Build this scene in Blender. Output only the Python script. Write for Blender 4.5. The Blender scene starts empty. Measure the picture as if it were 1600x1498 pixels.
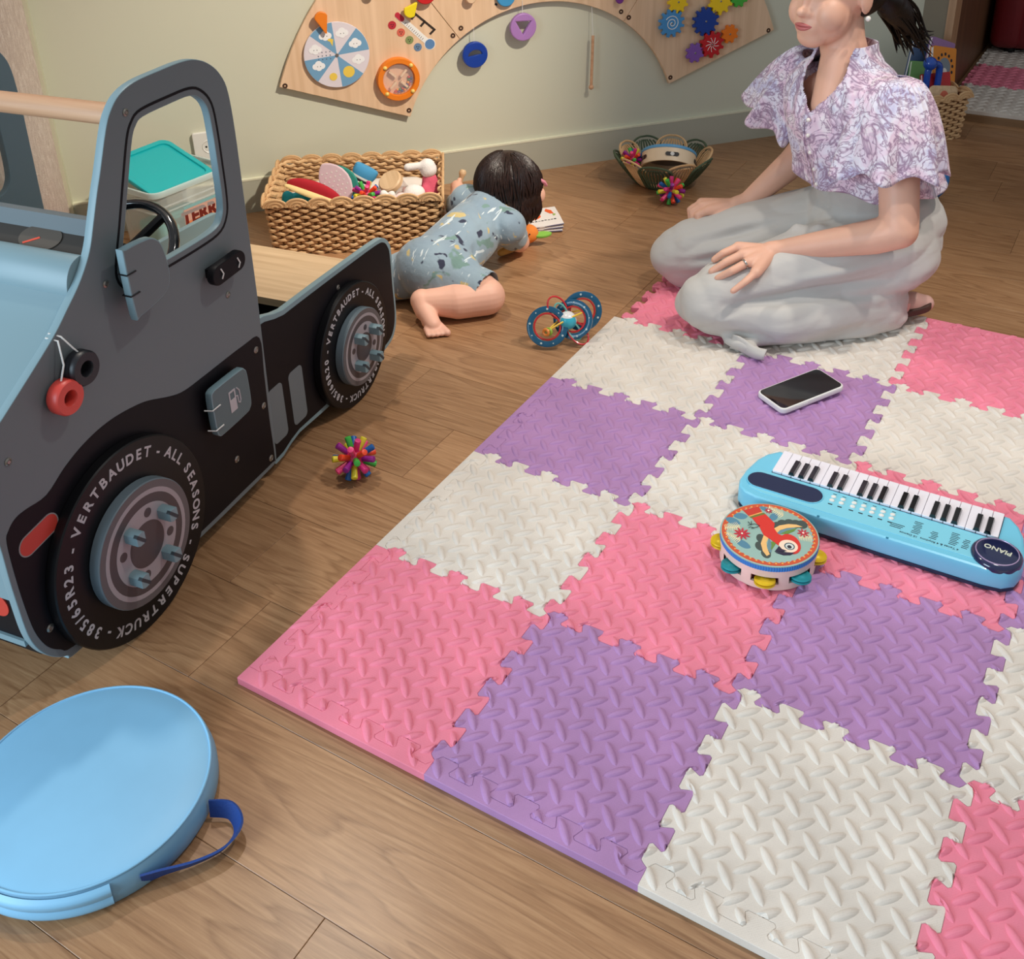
import bpy, bmesh, math, random
from math import sin, cos, pi, radians, sqrt, atan2, exp
from mathutils import Vector as V, Matrix, Quaternion, noise
random.seed(7)
scene = bpy.context.scene
COL = scene.collection

# ------------------------------------------------------------------ camera
cam_d = bpy.data.cameras.new('camera'); cam = bpy.data.objects.new('camera', cam_d); COL.objects.link(cam)
cam_d.sensor_fit = 'HORIZONTAL'; cam_d.sensor_width = 36.0; cam_d.lens = 1666.15 / 1600 * 36
cam_d.shift_y = -317.0 / 1600; cam_d.clip_start = 0.02; cam_d.clip_end = 60
CR = ((0.8585971, 0.5119303, -0.0271739), (0.2050922, -0.3915891, -0.8969923), (-0.4698385, 0.7645818, -0.4412102))
cam.matrix_world = Matrix(((CR[0][0], -CR[1][0], -CR[2][0], 0.9081312), (CR[0][1], -CR[1][1], -CR[2][1], -0.7614755),
                           (CR[0][2], -CR[1][2], -CR[2][2], 1.1839716), (0, 0, 0, 1)))
scene.camera = cam

# ------------------------------------------------------------------ light
w = bpy.data.worlds.new('room_ambience'); scene.world = w; w.use_nodes = True
w.node_tree.nodes['Background'].inputs[0].default_value = (0.93, 0.965, 1.0, 1)
w.node_tree.nodes['Background'].inputs[1].default_value = 0.38
scene.view_settings.view_transform = 'Standard'; scene.view_settings.look = 'None'
scene.view_settings.exposure = 0.05; scene.view_settings.gamma = 1.0; scene.view_settings.use_curve_mapping = False

def lamp(name, loc, target, watts, size=0.05, cone=70, blend=0.6, col=(1, 0.84, 0.66)):
    d = bpy.data.lights.new(name, 'SPOT'); d.energy = watts; d.color = col; d.shadow_soft_size = size
    d.spot_size = radians(cone); d.spot_blend = blend
    o = bpy.data.objects.new(name, d); COL.objects.link(o); o.location = loc
    o.rotation_euler = (V(target) - V(loc)).to_track_quat('-Z', 'Y').to_euler()
    return o
lamp('ceiling_spot_wall', (1.20, 1.08, 2.45), (-1.15, 1.42, 0.25), 330, cone=40, blend=1.0, col=(1, 0.89, 0.74))
lamp('ceiling_spot_person', (1.35, 1.55, 2.5), (0.35, 1.35, 0.0), 80, cone=52, blend=.9, col=(1, 0.92, 0.82))
lamp('ceiling_spot_mat', (0.95, 0.95, 2.5), (0.55, 0.55, 0.0), 68, cone=68, blend=.9, col=(1, 0.93, 0.86))
lamp('ceiling_spot_truck', (-0.85, 0.85, 2.5), (-0.15, 0.35, 0.0), 62, cone=74, blend=.8, col=(1, 0.91, 0.80))
def area(name, loc, target, watts, sx, sy, col):
    d = bpy.data.lights.new(name, 'AREA'); d.energy = watts; d.color = col; d.shape = 'RECTANGLE'; d.size = sx; d.size_y = sy
    o = bpy.data.objects.new(name, d); COL.objects.link(o); o.location = loc
    o.rotation_euler = (V(target) - V(loc)).to_track_quat('-Z', 'Y').to_euler()
area('window_daylight', (-0.9, -2.4, 1.1), (0.1, 0.0, 0.2), 78, 1.6, 1.6, (0.66, 0.85, 1.0))

# ------------------------------------------------------------------ materials
def lin(c): return tuple(((x / 255) / 12.92 if x / 255 <= 0.04045 else ((x / 255 + 0.055) / 1.055) ** 2.4) for x in c)
MATS = {}
class N:
    """tiny node helper"""
    def __init__(s, name):
        s.m = bpy.data.materials.new(name); s.m.use_nodes = True; s.t = s.m.node_tree; s.b = s.t.nodes['Principled BSDF']
    def n(s, typ, **kw):
        x = s.t.nodes.new(typ)
        for k, v in kw.items():
            if k.startswith('i_'): 
                key = k[2:]; x.inputs[int(key) if key.isdigit() else key.replace('_', ' ')].default_value = v
            else: setattr(x, k, v)
        return x
    def l(s, a, b): s.t.links.new(a, b)
    def ramp(s, fac, stops, interp='LINEAR'):
        r = s.n('ShaderNodeValToRGB'); r.color_ramp.interpolation = interp
        e = r.color_ramp.elements
        while len(e) < len(stops): e.new(0.5)
        for el, (p, c) in zip(e, stops): el.position = p; el.color = (*lin(c), 1)
        s.l(fac, r.inputs[0]); return r.outputs[0]
    def bump(s, h, strength=0.3, dist=0.002):
        b = s.n('ShaderNodeBump', i_Strength=strength, i_Distance=dist); s.l(h, b.inputs['Height']); s.l(b.outputs[0], s.b.inputs['Normal'])
def M(name, col, rough=0.5, metal=0.0, spec=0.5, vary=0.0, scale=20, bump=0.0, bscale=200, coat=0.0, trans=0.0, alpha=1.0, sheen=0.0, sss=0.0):
    if name in MATS: return MATS[name]
    k = N(name); b = k.b; c = (*lin(col), 1)
    b.inputs['Base Color'].default_value = c; b.inputs['Roughness'].default_value = rough; b.inputs['Metallic'].default_value = metal
    b.inputs['Specular IOR Level'].default_value = spec; b.inputs['Coat Weight'].default_value = coat
    b.inputs['Transmission Weight'].default_value = trans; b.inputs['Alpha'].default_value = alpha; b.inputs['Sheen Weight'].default_value = sheen
    if sss: 
        b.inputs['Subsurface Weight'].default_value = sss; b.inputs['Subsurface Radius'].default_value = (0.02, 0.008, 0.005); b.inputs['Subsurface Scale'].default_value = 0.5
    tc = k.n('ShaderNodeTexCoord')
    if vary:
        nz = k.n('ShaderNodeTexNoise', i_Scale=scale, i_Detail=4); k.l(tc.outputs['Object'], nz.inputs['Vector'])
        dk = tuple(max(0, x * (1 - vary)) for x in col); lt = tuple(min(255, x * (1 + vary)) for x in col)
        k.l(k.ramp(nz.outputs['Fac'], [(0.3, dk), (0.7, lt)]), b.inputs['Base Color'])
    if bump:
        nz = k.n('ShaderNodeTexNoise', i_Scale=bscale, i_Detail=3); k.l(tc.outputs['Object'], nz.inputs['Vector'])
        k.bump(nz.outputs['Fac'], bump)
    MATS[name] = k.m; return k.m

def wood(name, dark, light, scale=1.0, axis=0, rough=0.5):
    k = N(name); tc = k.n('ShaderNodeTexCoord'); mp = k.n('ShaderNodeMapping')
    sc = [60 * scale] * 3; sc[axis] = 3 * scale; mp.inputs['Scale'].default_value = sc; k.l(tc.outputs['Object'], mp.inputs['Vector'])
    nz = k.n('ShaderNodeTexNoise', i_Scale=1.0, i_Detail=6, i_Distortion=0.6); k.l(mp.outputs[0], nz.inputs['Vector'])
    k.l(k.ramp(nz.outputs['Fac'], [(0.35, dark), (0.65, light)]), k.b.inputs['Base Color'])
    k.b.inputs['Roughness'].default_value = rough; k.bump(nz.outputs['Fac'], 0.08)
    MATS[name] = k.m; return k.m

def floor_material():
    k = N('oak_floor'); geo = k.n('ShaderNodeNewGeometry'); oi = k.n('ShaderNodeObjectInfo')
    mul = k.n('ShaderNodeMath', operation='MULTIPLY', i_1=37.0); k.l(oi.outputs['Random'], mul.inputs[0])
    comb = k.n('ShaderNodeCombineXYZ'); k.l(mul.outputs[0], comb.inputs[0]); k.l(mul.outputs[0], comb.inputs[1])
    add = k.n('ShaderNodeVectorMath', operation='ADD'); k.l(geo.outputs['Position'], add.inputs[0]); k.l(comb.outputs[0], add.inputs[1])
    mp = k.n('ShaderNodeMapping'); mp.inputs['Scale'].default_value = (1.3, 9.0, 1); k.l(add.outputs[0], mp.inputs['Vector'])
    n1 = k.n('ShaderNodeTexNoise', i_Scale=1.0, i_Detail=3, i_Distortion=0.9); k.l(mp.outputs[0], n1.inputs['Vector'])
    # cathedral rings: distort then contour
    m1 = k.n('ShaderNodeMath', operation='MULTIPLY', i_1=11.0); k.l(n1.outputs['Fac'], m1.inputs[0])
    m2 = k.n('ShaderNodeMath', operation='FRACT'); k.l(m1.outputs[0], m2.inputs[0])
    mp2 = k.n('ShaderNodeMapping'); mp2.inputs['Scale'].default_value = (9.0, 170.0, 1); k.l(add.outputs[0], mp2.inputs['Vector'])
    n2 = k.n('ShaderNodeTexNoise', i_Scale=1.0, i_Detail=5, i_Roughness=0.7); k.l(mp2.outputs[0], n2.inputs['Vector'])
    c1 = k.ramp(m2.outputs[0], [(0.0, (138, 100, 70)), (0.22, (168, 126, 91)), (0.85, (186, 144, 107)), (1.0, (148, 108, 77))])
    c2 = k.ramp(n2.outputs['Fac'], [(0.30, (134, 96, 66)), (0.5, (172, 130, 94)), (0.72, (202, 162, 122))])
    mx = k.n('ShaderNodeMix', data_type='RGBA', i_0=0.5); k.l(c1, mx.inputs[6]); k.l(c2, mx.inputs[7])
    tone = k.n('ShaderNodeMapRange', i_3=0.80, i_4=1.0); k.l(oi.outputs['Random'], tone.inputs[0])
    hsv = k.n('ShaderNodeHueSaturation', i_Saturation=1.02); k.l(mx.outputs[2], hsv.inputs['Color']); k.l(tone.outputs[0], hsv.inputs['Value'])
    k.l(hsv.outputs[0], k.b.inputs['Base Color']); k.b.inputs['Roughness'].default_value = 0.30; k.b.inputs['Specular IOR Level'].default_value = 0.35
    k.bump(n2.outputs['Fac'], 0.12, 0.001)
    return k.m

def foam(name, col):
    k = N(name); tc = k.n('ShaderNodeTexCoord')
    mp = k.n('ShaderNodeMapping'); mp.inputs['Rotation'].default_value = (0, 0, radians(45)); mp.inputs['Scale'].default_value = (1, 1, 0.0)
    k.l(tc.outputs['Object'], mp.inputs['Vector'])
    vo = k.n('ShaderNodeTexChecker', i_Scale=420); k.l(mp.outputs[0], vo.inputs['Vector'])
    nz = k.n('ShaderNodeTexNoise', i_Scale=9, i_Detail=3); k.l(tc.outputs['Object'], nz.inputs['Vector'])
    dk = tuple(x * 0.95 for x in col); lt = tuple(min(255, x * 1.04) for x in col)
    k.l(k.ramp(nz.outputs['Fac'], [(0.3, dk), (0.7, lt)]), k.b.inputs['Base Color'])
    k.b.inputs['Roughness'].default_value = 0.62; k.b.inputs['Specular IOR Level'].default_value = 0.3
    k.bump(vo.outputs['Fac'], 0.9, 0.0012)
    MATS[name] = k.m; return k.m

# ------------------------------------------------------------------ mesh helpers
class MB:
    def __init__(s): s.v = []; s.f = []; s.mi = []
    def add(s, vs, fs, T=None, mi=0):
        o = len(s.v)
        s.v += [tuple(T @ V(p)) if T else tuple(p) for p in vs]
        s.f += [tuple(i + o for i in f) for f in fs]; s.mi += [mi] * len(fs); return s
    def box(s, lo, hi, T=None, mi=0):
        x0, y0, z0 = lo; x1, y1, z1 = hi
        return s.add([(x0,y0,z0),(x1,y0,z0),(x1,y1,z0),(x0,y1,z0),(x0,y0,z1),(x1,y0,z1),(x1,y1,z1),(x0,y1,z1)],
                     [(0,3,2,1),(4,5,6,7),(0,1,5,4),(1,2,6,5),(2,3,7,6),(3,0,4,7)], T, mi)
    def lathe(s, prof, n=32, T=None, mi=0, closed=False):
        """prof: list of (r, z), about Z"""
        vs = []; fs = []; m = len(prof)
        for i in range(n):
            a = 2 * pi * i / n
            vs += [(r * cos(a), r * sin(a), z) for r, z in prof]
        for i in range(n):
            j = (i + 1) % n
            for q in range(m - (0 if closed else 1)):
                q2 = (q + 1) % m
                fs.append((i*m+q, j*m+q, j*m+q2, i*m+q2))
        return s.add(vs, fs, T, mi)
    def cyl(s, r, z0, z1, n=24, T=None, mi=0, bev=0.0):
        b = min(bev, r * 0.9)
        return s.lathe([(1e-5, z0), (r - b, z0), (r, z0 + b), (r, z1 - b), (r - b, z1), (1e-5, z1)] if b else [(1e-5, z0), (r, z0), (r, z1), (1e-5, z1)], n, T, mi)
    def sph(s, c, r, nu=16, nv=10, T=None, mi=0):
        rx, ry, rz = r if isinstance(r, (tuple, list)) else (r, r, r)
        vs = [(c[0], c[1], c[2] - rz)]; fs = []
        for j in range(1, nv):
            b = -pi/2 + pi * j / nv
            vs += [(c[0] + rx*cos(b)*cos(2*pi*i/nu), c[1] + ry*cos(b)*sin(2*pi*i/nu), c[2] + rz*sin(b)) for i in range(nu)]
        vs.append((c[0], c[1], c[2] + rz)); e = len(vs) - 1
        for i in range(nu):
            k = (i + 1) % nu
            fs.append((0, 1 + k, 1 + i)); fs.append((e, e - nu + i, e - nu + k))
            for j in range(nv - 2): fs.append((1+j*nu+i, 1+j*nu+k, 1+(j+1)*nu+k, 1+(j+1)*nu+i))
        return s.add(vs, fs, T, mi)
    def tube(s, pts, r, n=8, T=None, mi=0, closed=False, caps=True, flat=None):
        """sweep a circle (or ellipse: flat=(a,b)) along pts; r number or list"""
        pts = [V(p) for p in pts]; m = len(pts); vs = []; fs = []
        up = None
        for i, p in enumerate(pts):
            d = (pts[(i+1) % m] - pts[i-1]) if closed else (pts[min(i+1, m-1)] - pts[max(i-1, 0)])
            d = d.normalized() if d.length > 1e-9 else V((0, 0, 1))
            if up is None:
                ref = V((0, 0, 1)) if abs(d.z) < 0.9 else V((1, 0, 0)); up = (ref - d * ref.dot(d)).normalized()
            else:
                up = (up - d * up.dot(d)); up = up.normalized() if up.length > 1e-6 else V((0, 0, 1))
            sd = d.cross(up); rr = r[i] if isinstance(r, (list, tuple)) else r
            ra, rb = (rr * flat[0], rr * flat[1]) if flat else (rr, rr)
            for k in range(n):
                a = 2*pi*k/n; vs.append(tuple(p + up * (ra*cos(a)) + sd * (rb*sin(a))))
        for i in range(m if closed else m - 1):
            j = (i + 1) % m
            for k in range(n):
                k2 = (k + 1) % n; fs.append((i*n+k, i*n+k2, j*n+k2, j*n+k))
        if caps and not closed:
            fs.append(tuple(range(n - 1, -1, -1))); fs.append(tuple((m-1)*n + k for k in range(n)))
        return s.add(vs, fs, T, mi)
    def grid(s, fn, nu, nv, T=None, mi=0, cu=False, cv=False, skip=None):
        vs = [fn(i / (nu if cu else nu - 1), j / (nv if cv else nv - 1)) for i in range(nu) for j in range(nv)]
        fs = []
        for i in range(nu if cu else nu - 1):
            for j in range(nv if cv else nv - 1):
                if skip and skip((i + .5) / nu, (j + .5) / nv): continue
                i2 = (i + 1) % nu; j2 = (j + 1) % nv
                fs.append((i*nv+j, i2*nv+j, i2*nv+j2, i*nv+j2))
        return s.add(vs, fs, T, mi)
    def mesh(s, name, mats, smooth=True, recalc=False):
        me = bpy.data.meshes.new(name); me.from_pydata(s.v, [], s.f)
        for m_ in (mats if isinstance(mats, (list, tuple)) else [mats]): me.materials.append(m_)
        for p, i in zip(me.polygons, s.mi): p.material_index = i
        if recalc:
            bm = bmesh.new(); bm.from_mesh(me); bmesh.ops.recalc_face_normals(bm, faces=bm.faces); bm.to_mesh(me); bm.free()
        if smooth: shade(me, 40)
        return me
    def build(s, name, mats, parent=None, smooth=True, recalc=False):
        return link(name, s.mesh(name, mats, smooth, recalc), parent)
def shade(me, ang=40):
    me.polygons.foreach_set('use_smooth', [True] * len(me.polygons))
    try: me.set_sharp_from_angle(angle=radians(ang))
    except Exception: pass
def link(name, data, parent=None, loc=None, rot=None):
    o = bpy.data.objects.new(name, data); COL.objects.link(o)
    if parent: o.parent = parent
    if loc: o.location = loc
    if rot: o.rotation_euler = rot
    return o
def tag(o, label=None, cat=None, group=None, kind=None):
    if label: o['label'] = label
    if cat: o['category'] = cat
    if group: o['group'] = group
    if kind: o['kind'] = kind
    return o
def thing(name, label, cat, loc=(0, 0, 0), rz=0.0, group=None):
    o = link(name, None, None, loc, (0, 0, rz)); o.empty_display_size = 0.05
    return tag(o, label, cat, group)
def copy_tree(o, parent=None):
    c = o.copy(); COL.objects.link(c)
    if parent: c.parent = parent
    for ch in list(o.children): copy_tree(ch, c)
    return c
def evaluated(o):
    dg = bpy.context.evaluated_depsgraph_get(); dg.update()
    return bpy.data.meshes.new_from_object(o.evaluated_get(dg))
def smooth_poly(pts, sub=6, closed=True):
    """Catmull-Rom through pts"""
    out = []; n = len(pts)
    for i in range(n if closed else n - 1):
        g = lambda k: V(pts[k % n]) if closed else V(pts[min(max(k, 0), n - 1)])
        p0, p1, p2, p3 = g(i-1), g(i), g(i+1), g(i+2)
        for s_ in range(sub):
            t = s_ / sub
            out.append(tuple(0.5 * ((2*p1) + (p2-p0)*t + (2*p0-5*p1+4*p2-p3)*t*t + (3*p1-p0-3*p2+p3)*t**3)))
    if not closed: out.append(tuple(pts[-1]))
    return out
def rrect(x0, y0, x1, y1, r, n=6):
    out = []
    for cx, cy, a0 in ((x1-r, y1-r, 0), (x0+r, y1-r, 90), (x0+r, y0+r, 180), (x1-r, y0+r, 270)):
        out += [(cx + r*cos(radians(a0 + 90*i/n)), cy + r*sin(radians(a0 + 90*i/n))) for i in range(n + 1)]
    return out
def circle(cx, cy, r, n=40): return [(cx + r*cos(2*pi*i/n), cy + r*sin(2*pi*i/n)) for i in range(n)]
def prism(outlines, z0, z1, bev=0.0, T=None):
    """filled 2D outlines (first outer, rest holes) extruded between z0 and z1 -> mesh; T applied"""
    cu = bpy.data.curves.new('tmp', 'CURVE'); cu.dimensions = '2D'; cu.fill_mode = 'BOTH'
    for pts in outlines:
        sp = cu.splines.new('POLY'); sp.points.add(len(pts) - 1); sp.use_cyclic_u = True
        for p, q in zip(sp.points, pts): p.co = (q[0], q[1], 0, 1)
    cu.extrude = max((z1 - z0) / 2 - bev, 1e-6); cu.bevel_depth = bev; cu.bevel_resolution = 1; cu.offset = -bev
    o = bpy.data.objects.new('tmp', cu); me = bpy.data.meshes.new_from_object(o)
    bpy.data.objects.remove(o); bpy.data.curves.remove(cu)
    me.transform(Matrix.Translation((0, 0, (z0 + z1) / 2)))
    if T: me.transform(T)
    return me
def prism_obj(name, outlines, z0, z1, mats, parent, T=None, bev=0.0, face_dir=None):
    me = prism(outlines, z0, z1, bev, T); me.materials.clear()
    for m_ in (mats if isinstance(mats, (list, tuple)) else [mats]): me.materials.append(m_)
    if face_dir is not None:
        fd = V(face_dir)
        for p in me.polygons: p.material_index = 1 if p.normal.dot(fd) > 0.95 else 0
    shade(me, 35); return link(name, me, parent)
def text_mesh(txt, size, T, depth=0.0004, align='CENTER', bold=0.0):
    cu = bpy.data.curves.new('tmp', 'FONT'); cu.body = txt; cu.size = size; cu.align_x = align; cu.align_y = 'CENTER'; cu.extrude = depth; cu.offset = bold
    cu.resolution_u = 3
    o = bpy.data.objects.new('tmp', cu); me = bpy.data.meshes.new_from_object(o)
    bpy.data.objects.remove(o); bpy.data.curves.remove(cu); me.transform(T); return me
def join_meshes(name, meshes, mats):
    bm = bmesh.new()
    for me in meshes: bm.from_mesh(me)
    out = bpy.data.meshes.new(name); bm.to_mesh(out); bm.free()
    out.materials.clear()
    for m_ in (mats if isinstance(mats, (list, tuple)) else [mats]): out.materials.append(m_)
    for me in meshes: bpy.data.meshes.remove(me)
    return out
def capsule(mb, p0, r0, p1, r1, n=14, k=5, mi=0):
    p0, p1 = V(p0), V(p1); d = p1 - p0; L = d.length
    q = d.to_track_quat('Z', 'Y').to_matrix().to_4x4() if L > 1e-6 else Matrix()
    T = Matrix.Translation(p0) @ q
    prof = [(max(r0*cos(-pi/2 + pi/2*i/k), 1e-5), r0*sin(-pi/2 + pi/2*i/k)) for i in range(k + 1)] + \
           [(max(r1*cos(pi/2*i/k), 1e-5), L + r1*sin(pi/2*i/k)) for i in range(k + 1)]
    mb.lathe(prof, n, T, mi)
def blob(name, caps, ells, voxel, mats, parent=None, smooth=6, warp=None, cut=None, factor=0.5):
    """one continuous skin grown over tapered limbs (p0,r0,p1,r1) and ellipsoids (c,(rx,ry,rz),euler)"""
    mb = MB()
    for c in caps: capsule(mb, *c, 22, 7)
    for e in ells:
        T = Matrix.Translation(e[0]) @ (e[2].to_matrix().to_4x4() if len(e) > 2 and isinstance(e[2], Quaternion) else
             (Matrix.Rotation(e[2][2], 4, 'Z') @ Matrix.Rotation(e[2][1], 4, 'Y') @ Matrix.Rotation(e[2][0], 4, 'X') if len(e) > 2 else Matrix()))
        mb.sph((0, 0, 0), e[1], 20, 14, T)
    o = mb.build('tmp', mats, None, False, True)
    m = o.modifiers.new('r', 'REMESH'); m.mode = 'VOXEL'; m.voxel_size = voxel; m.use_smooth_shade = True
    if smooth: s = o.modifiers.new('s', 'SMOOTH'); s.factor = factor; s.iterations = smooth
    me = evaluated(o); old = o.data; bpy.data.objects.remove(o); bpy.data.meshes.remove(old)
    if warp:
        nr = [v.normal.copy() for v in me.vertices]
        for v, n_ in zip(me.vertices, nr): v.co = v.co + n_ * warp(v.co, n_)
    if cut:
        bm = bmesh.new(); bm.from_mesh(me)
        bmesh.ops.delete(bm, geom=[f for f in bm.faces if cut(f.calc_center_median())], context='FACES'); bm.to_mesh(me); bm.free()
    me.name = name; me.materials.clear()
    for m_ in (mats if isinstance(mats, (list, tuple)) else [mats]): me.materials.append(m_)
    me.polygons.foreach_set('use_smooth', [True] * len(me.polygons))
    return link(name, me, parent)
def R3(x=0, y=0, z=0): return Matrix.Rotation(z, 4, 'Z') @ Matrix.Rotation(y, 4, 'Y') @ Matrix.Rotation(x, 4, 'X')
def TR(x, y, z): return Matrix.Translation((x, y, z))
# a 2D drawing (x right, y up, z towards the viewer) stood upright: x -> x, y -> z, z -> -y
UP = Matrix(((1, 0, 0, 0), (0, 0, -1, 0), (0, 1, 0, 0), (0, 0, 0, 1)))
# ================================================================== the room
WC = V((-0.6529, 1.9950, 0)); WD = V((0.64672, 0.76273, 0)); WN = V((0.76273, -0.64672, 0))   # back wall: point, along, into the room
WANG = atan2(WD.y, WD.x)
def wall_pt(s, off, z): return WC + WD * s + WN * off + V((0, 0, z))
wall_col = (208, 208, 188)
def wall_material():
    k = N('sage_wall_paint'); k.b.inputs['Base Color'].default_value = (*lin(wall_col), 1); k.b.inputs['Roughness'].default_value = 0.7
    tc = k.n('ShaderNodeTexCoord'); nz = k.n('ShaderNodeTexNoise', i_Scale=260, i_Detail=3); k.l(tc.outputs['Object'], nz.inputs['Vector']); k.bump(nz.outputs['Fac'], 0.06, 0.001)
    return k.m
m_wall = wall_material()
m_base = M('sage_baseboard', (182, 182, 166), 0.5)
m_floor = floor_material()
fl = MB().box((-2.4, -1.9, -0.05), (3.2, 4.6, -0.0042)).build('floor', M('floor_joint', (96, 70, 48), 0.8), None, False)
tag(fl, kind='structure')
seams = [-.90, -.735, -.57, -.40, -.228, -.050, .124, .304, .483, .655, .825, .995, 1.165, 1.335, 1.504, 1.672, 1.840, 1.995, 2.165, 2.344, 2.513, 2.685, 2.857, 3.03, 3.2]
joints = {3: .305, 4: -.29, 6: -.187, 8: -.106, 9: -.277, 13: -.033, 16: -.212, 17: .709, 18: -.115, 19: .613}
def plank_mesh(L, W):
    g = 0.0003; b = 0.0006; mb = MB(); vs = []
    for (ins, z) in ((g, -0.0042), (g, -b), (g + b, 0.0)):
        vs += [(ins, ins, z), (L - ins, ins, z), (L - ins, W - ins, z), (ins, W - ins, z)]
    fs = [(8, 9, 10, 11)]
    for k in (0, 4): fs += [(k+i, k+(i+1) % 4, k+4+(i+1) % 4, k+4+i) for i in range(4)]
    mb.add(vs, fs); return mb.mesh('plank', m_floor, False)
pm = {}
for i in range(len(seams) - 1):
    y0, y1 = seams[i], seams[i+1]; wd = round(y1 - y0, 4); j0 = joints.get(i, random.uniform(-.5, .6))
    x = j0 - 1.22 * 2
    if wd not in pm: pm[wd] = plank_mesh(1.22, wd)
    while x < 2.3:
        if x + 1.22 > -1.9 and (x + 0.6 - 0.9) < 2.4 and (V((x + 1.22, y0, 0)) - WC).dot(WN) > -0.15:
            link('plank', pm[wd], fl, (x, y0, 0))
        x += 1.22

def wall_slab(name, s0, s1, z0, z1, o0, o1, mat):
    T = TR(*WC) @ Matrix.Rotation(WANG, 4, 'Z')
    o = MB().box((s0, -o1, z0), (s1, -o0, z1)).build(name, mat, None, False); o.matrix_world = T
    return tag(o, kind='structure')
wall_slab('wall_back', -1.40, 1.378, 0, 2.7, -0.10, 0.0 - 0.012, m_wall)
bb = wall_slab('baseboard_back', -1.385, 1.378, 0, 0.098, -0.012, 0.0, m_base)
wall_slab('trim_1', -1.385, 1.378, 0.098, 0.103, -0.012, 0.001, M('baseboard_top', (226, 224, 200), 0.4))
# left: wall of rose glitter paper with a pale corner bead
def glitter():
    k = N('rose_glitter_wallpaper'); tc = k.n('ShaderNodeTexCoord')
    vo = k.n('ShaderNodeTexVoronoi', i_Scale=240); k.l(tc.outputs['Object'], vo.inputs['Vector'])
    nz = k.n('ShaderNodeTexNoise', i_Scale=60, i_Detail=5); k.l(tc.outputs['Object'], nz.inputs['Vector'])
    k.l(k.ramp(nz.outputs['Fac'], [(0.3, (196, 172, 164)), (0.55, (216, 196, 188)), (0.75, (240, 226, 220))]), k.b.inputs['Base Color'])
    k.b.inputs['Roughness'].default_value = 0.38; k.bump(vo.outputs['Distance'], 0.7, 0.002); return k.m
T_wall = TR(*WC) @ Matrix.Rotation(WANG, 4, 'Z')
wl = MB().box((-1.50, -1.1, 0), (-1.392, 0.1, 2.7)).build('wall_left', glitter(), None, False); wl.matrix_world = T_wall; tag(wl, kind='structure')
cb = MB().box((-1.395, -0.030, 0.0), (-1.383, 0.02, 2.7)).build('trim_2', M('corner_bead', (206, 204, 178), 0.6), None, False); cb.matrix_world = T_wall; tag(cb, kind='structure')
# right: end of the wall, jamb and the alcove with its platform
m_jamb = M('taupe_jamb', (128, 116, 96), 0.6)
tag(MB().box((0.20, 3.05, 0), (0.304, 3.16, 2.7)).build('trim_3', m_jamb, None, False), kind='structure')
m_panel = wood('brown_veneer', (88, 58, 36), (112, 76, 48), 0.7, 2)
tag(MB().box((0.304, 3.045, 0), (0.328, 3.16, 2.7)).build('trim_4', wood('pale_veneer', (166, 126, 92), (186, 146, 110), 0.7, 2), None, False), kind='structure')
tag(MB().box((0.24, 3.16, 0), (0.318, 4.6, 2.7)).build('wall_right', m_panel, None, False), kind='structure')
tag(MB().box((0.318, 4.55, 0), (2.6, 4.6, 2.7)).build('wall_alcove', M('dark_alcove_wall', (70, 44, 36), 0.8), None, False), kind='structure')
pf = MB().box((0.319, 3.06, 0), (2.4, 4.54, 0.026)).build('platform', wood('platform_edge', (120, 90, 60), (146, 112, 78), 0.7, 0), None, False)
tag(pf, kind='structure')
# wall socket plate
sp = thing('wall_socket', 'white double plate socket on the sage wall above the storage tub', 'socket'); sp.matrix_world = T_wall @ TR(-1.0, 0.012, 0.215)
m_white = M('white_plastic', (232, 230, 224), 0.35)
prism_obj('plate', [rrect(-.042, -.042, .042, .042, .006)], 0, .012, m_white, sp, UP, .002)
o = MB().lathe([(.016, .012), (.018, .0135), (.020, .012)], 28, UP).build('ring_detail', m_white, sp)
for k in (-1, 1): MB().cyl(.003, .012, .0125, 10, UP @ TR(k * .008, 0, 0)).build('hole', M('dark_hole', (30, 28, 26), 0.8), sp)

# ================================================================== foam mat
PK, PU, WH = foam('pink_foam', (240, 136, 158)), foam('purple_foam', (180, 136, 184)), foam('cream_foam', (226, 217, 206))
S = 0.3; H = 0.0125; D = 0.0102; PER = 5
def edge_curve():
    p = S / PER; pts = [(0, 0)]; r = 0.0036
    for k in range(PER):
        a = k * p
        l0 = a + (0.0035 if k == 0 else -0.0036)
        pts += [(l0 + r * .2, D - r), (l0 + r, D), (a + p/2 + 0.0036 - r, D), (a + p/2 + 0.0036 - r*.2, D - r)]
        e = a + p + (-0.0035 if k == PER - 1 else 0.0036)
        pts += [(a + p/2 - 0.0036 + r*.2, -D + r), (a + p/2 - 0.0036 + r, -D), (e - r, -D), (e - r*.2, -D + r)]
    pts.append((S, 0)); return pts
EC = edge_curve()
def inside(poly, x, y):
    c = False; n = len(poly); j = n - 1
    for i in range(n):
        xi, yi = poly[i]; xj, yj = poly[j]
        if (yi > y) != (yj > y) and x < (xj - xi) * (y - yi) / (yj - yi) + xi: c = not c
        j = i
    return c
def tile_poly():
    b = [(t, o) for t, o in EC]; r = [(S - o, t) for t, o in EC]; t_ = [(t, S + o) for t, o in EC][::-1]; l = [(-o, t) for t, o in EC][::-1]
    return b[:-1] + r[:-1] + t_[:-1] + l[:-1]
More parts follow.
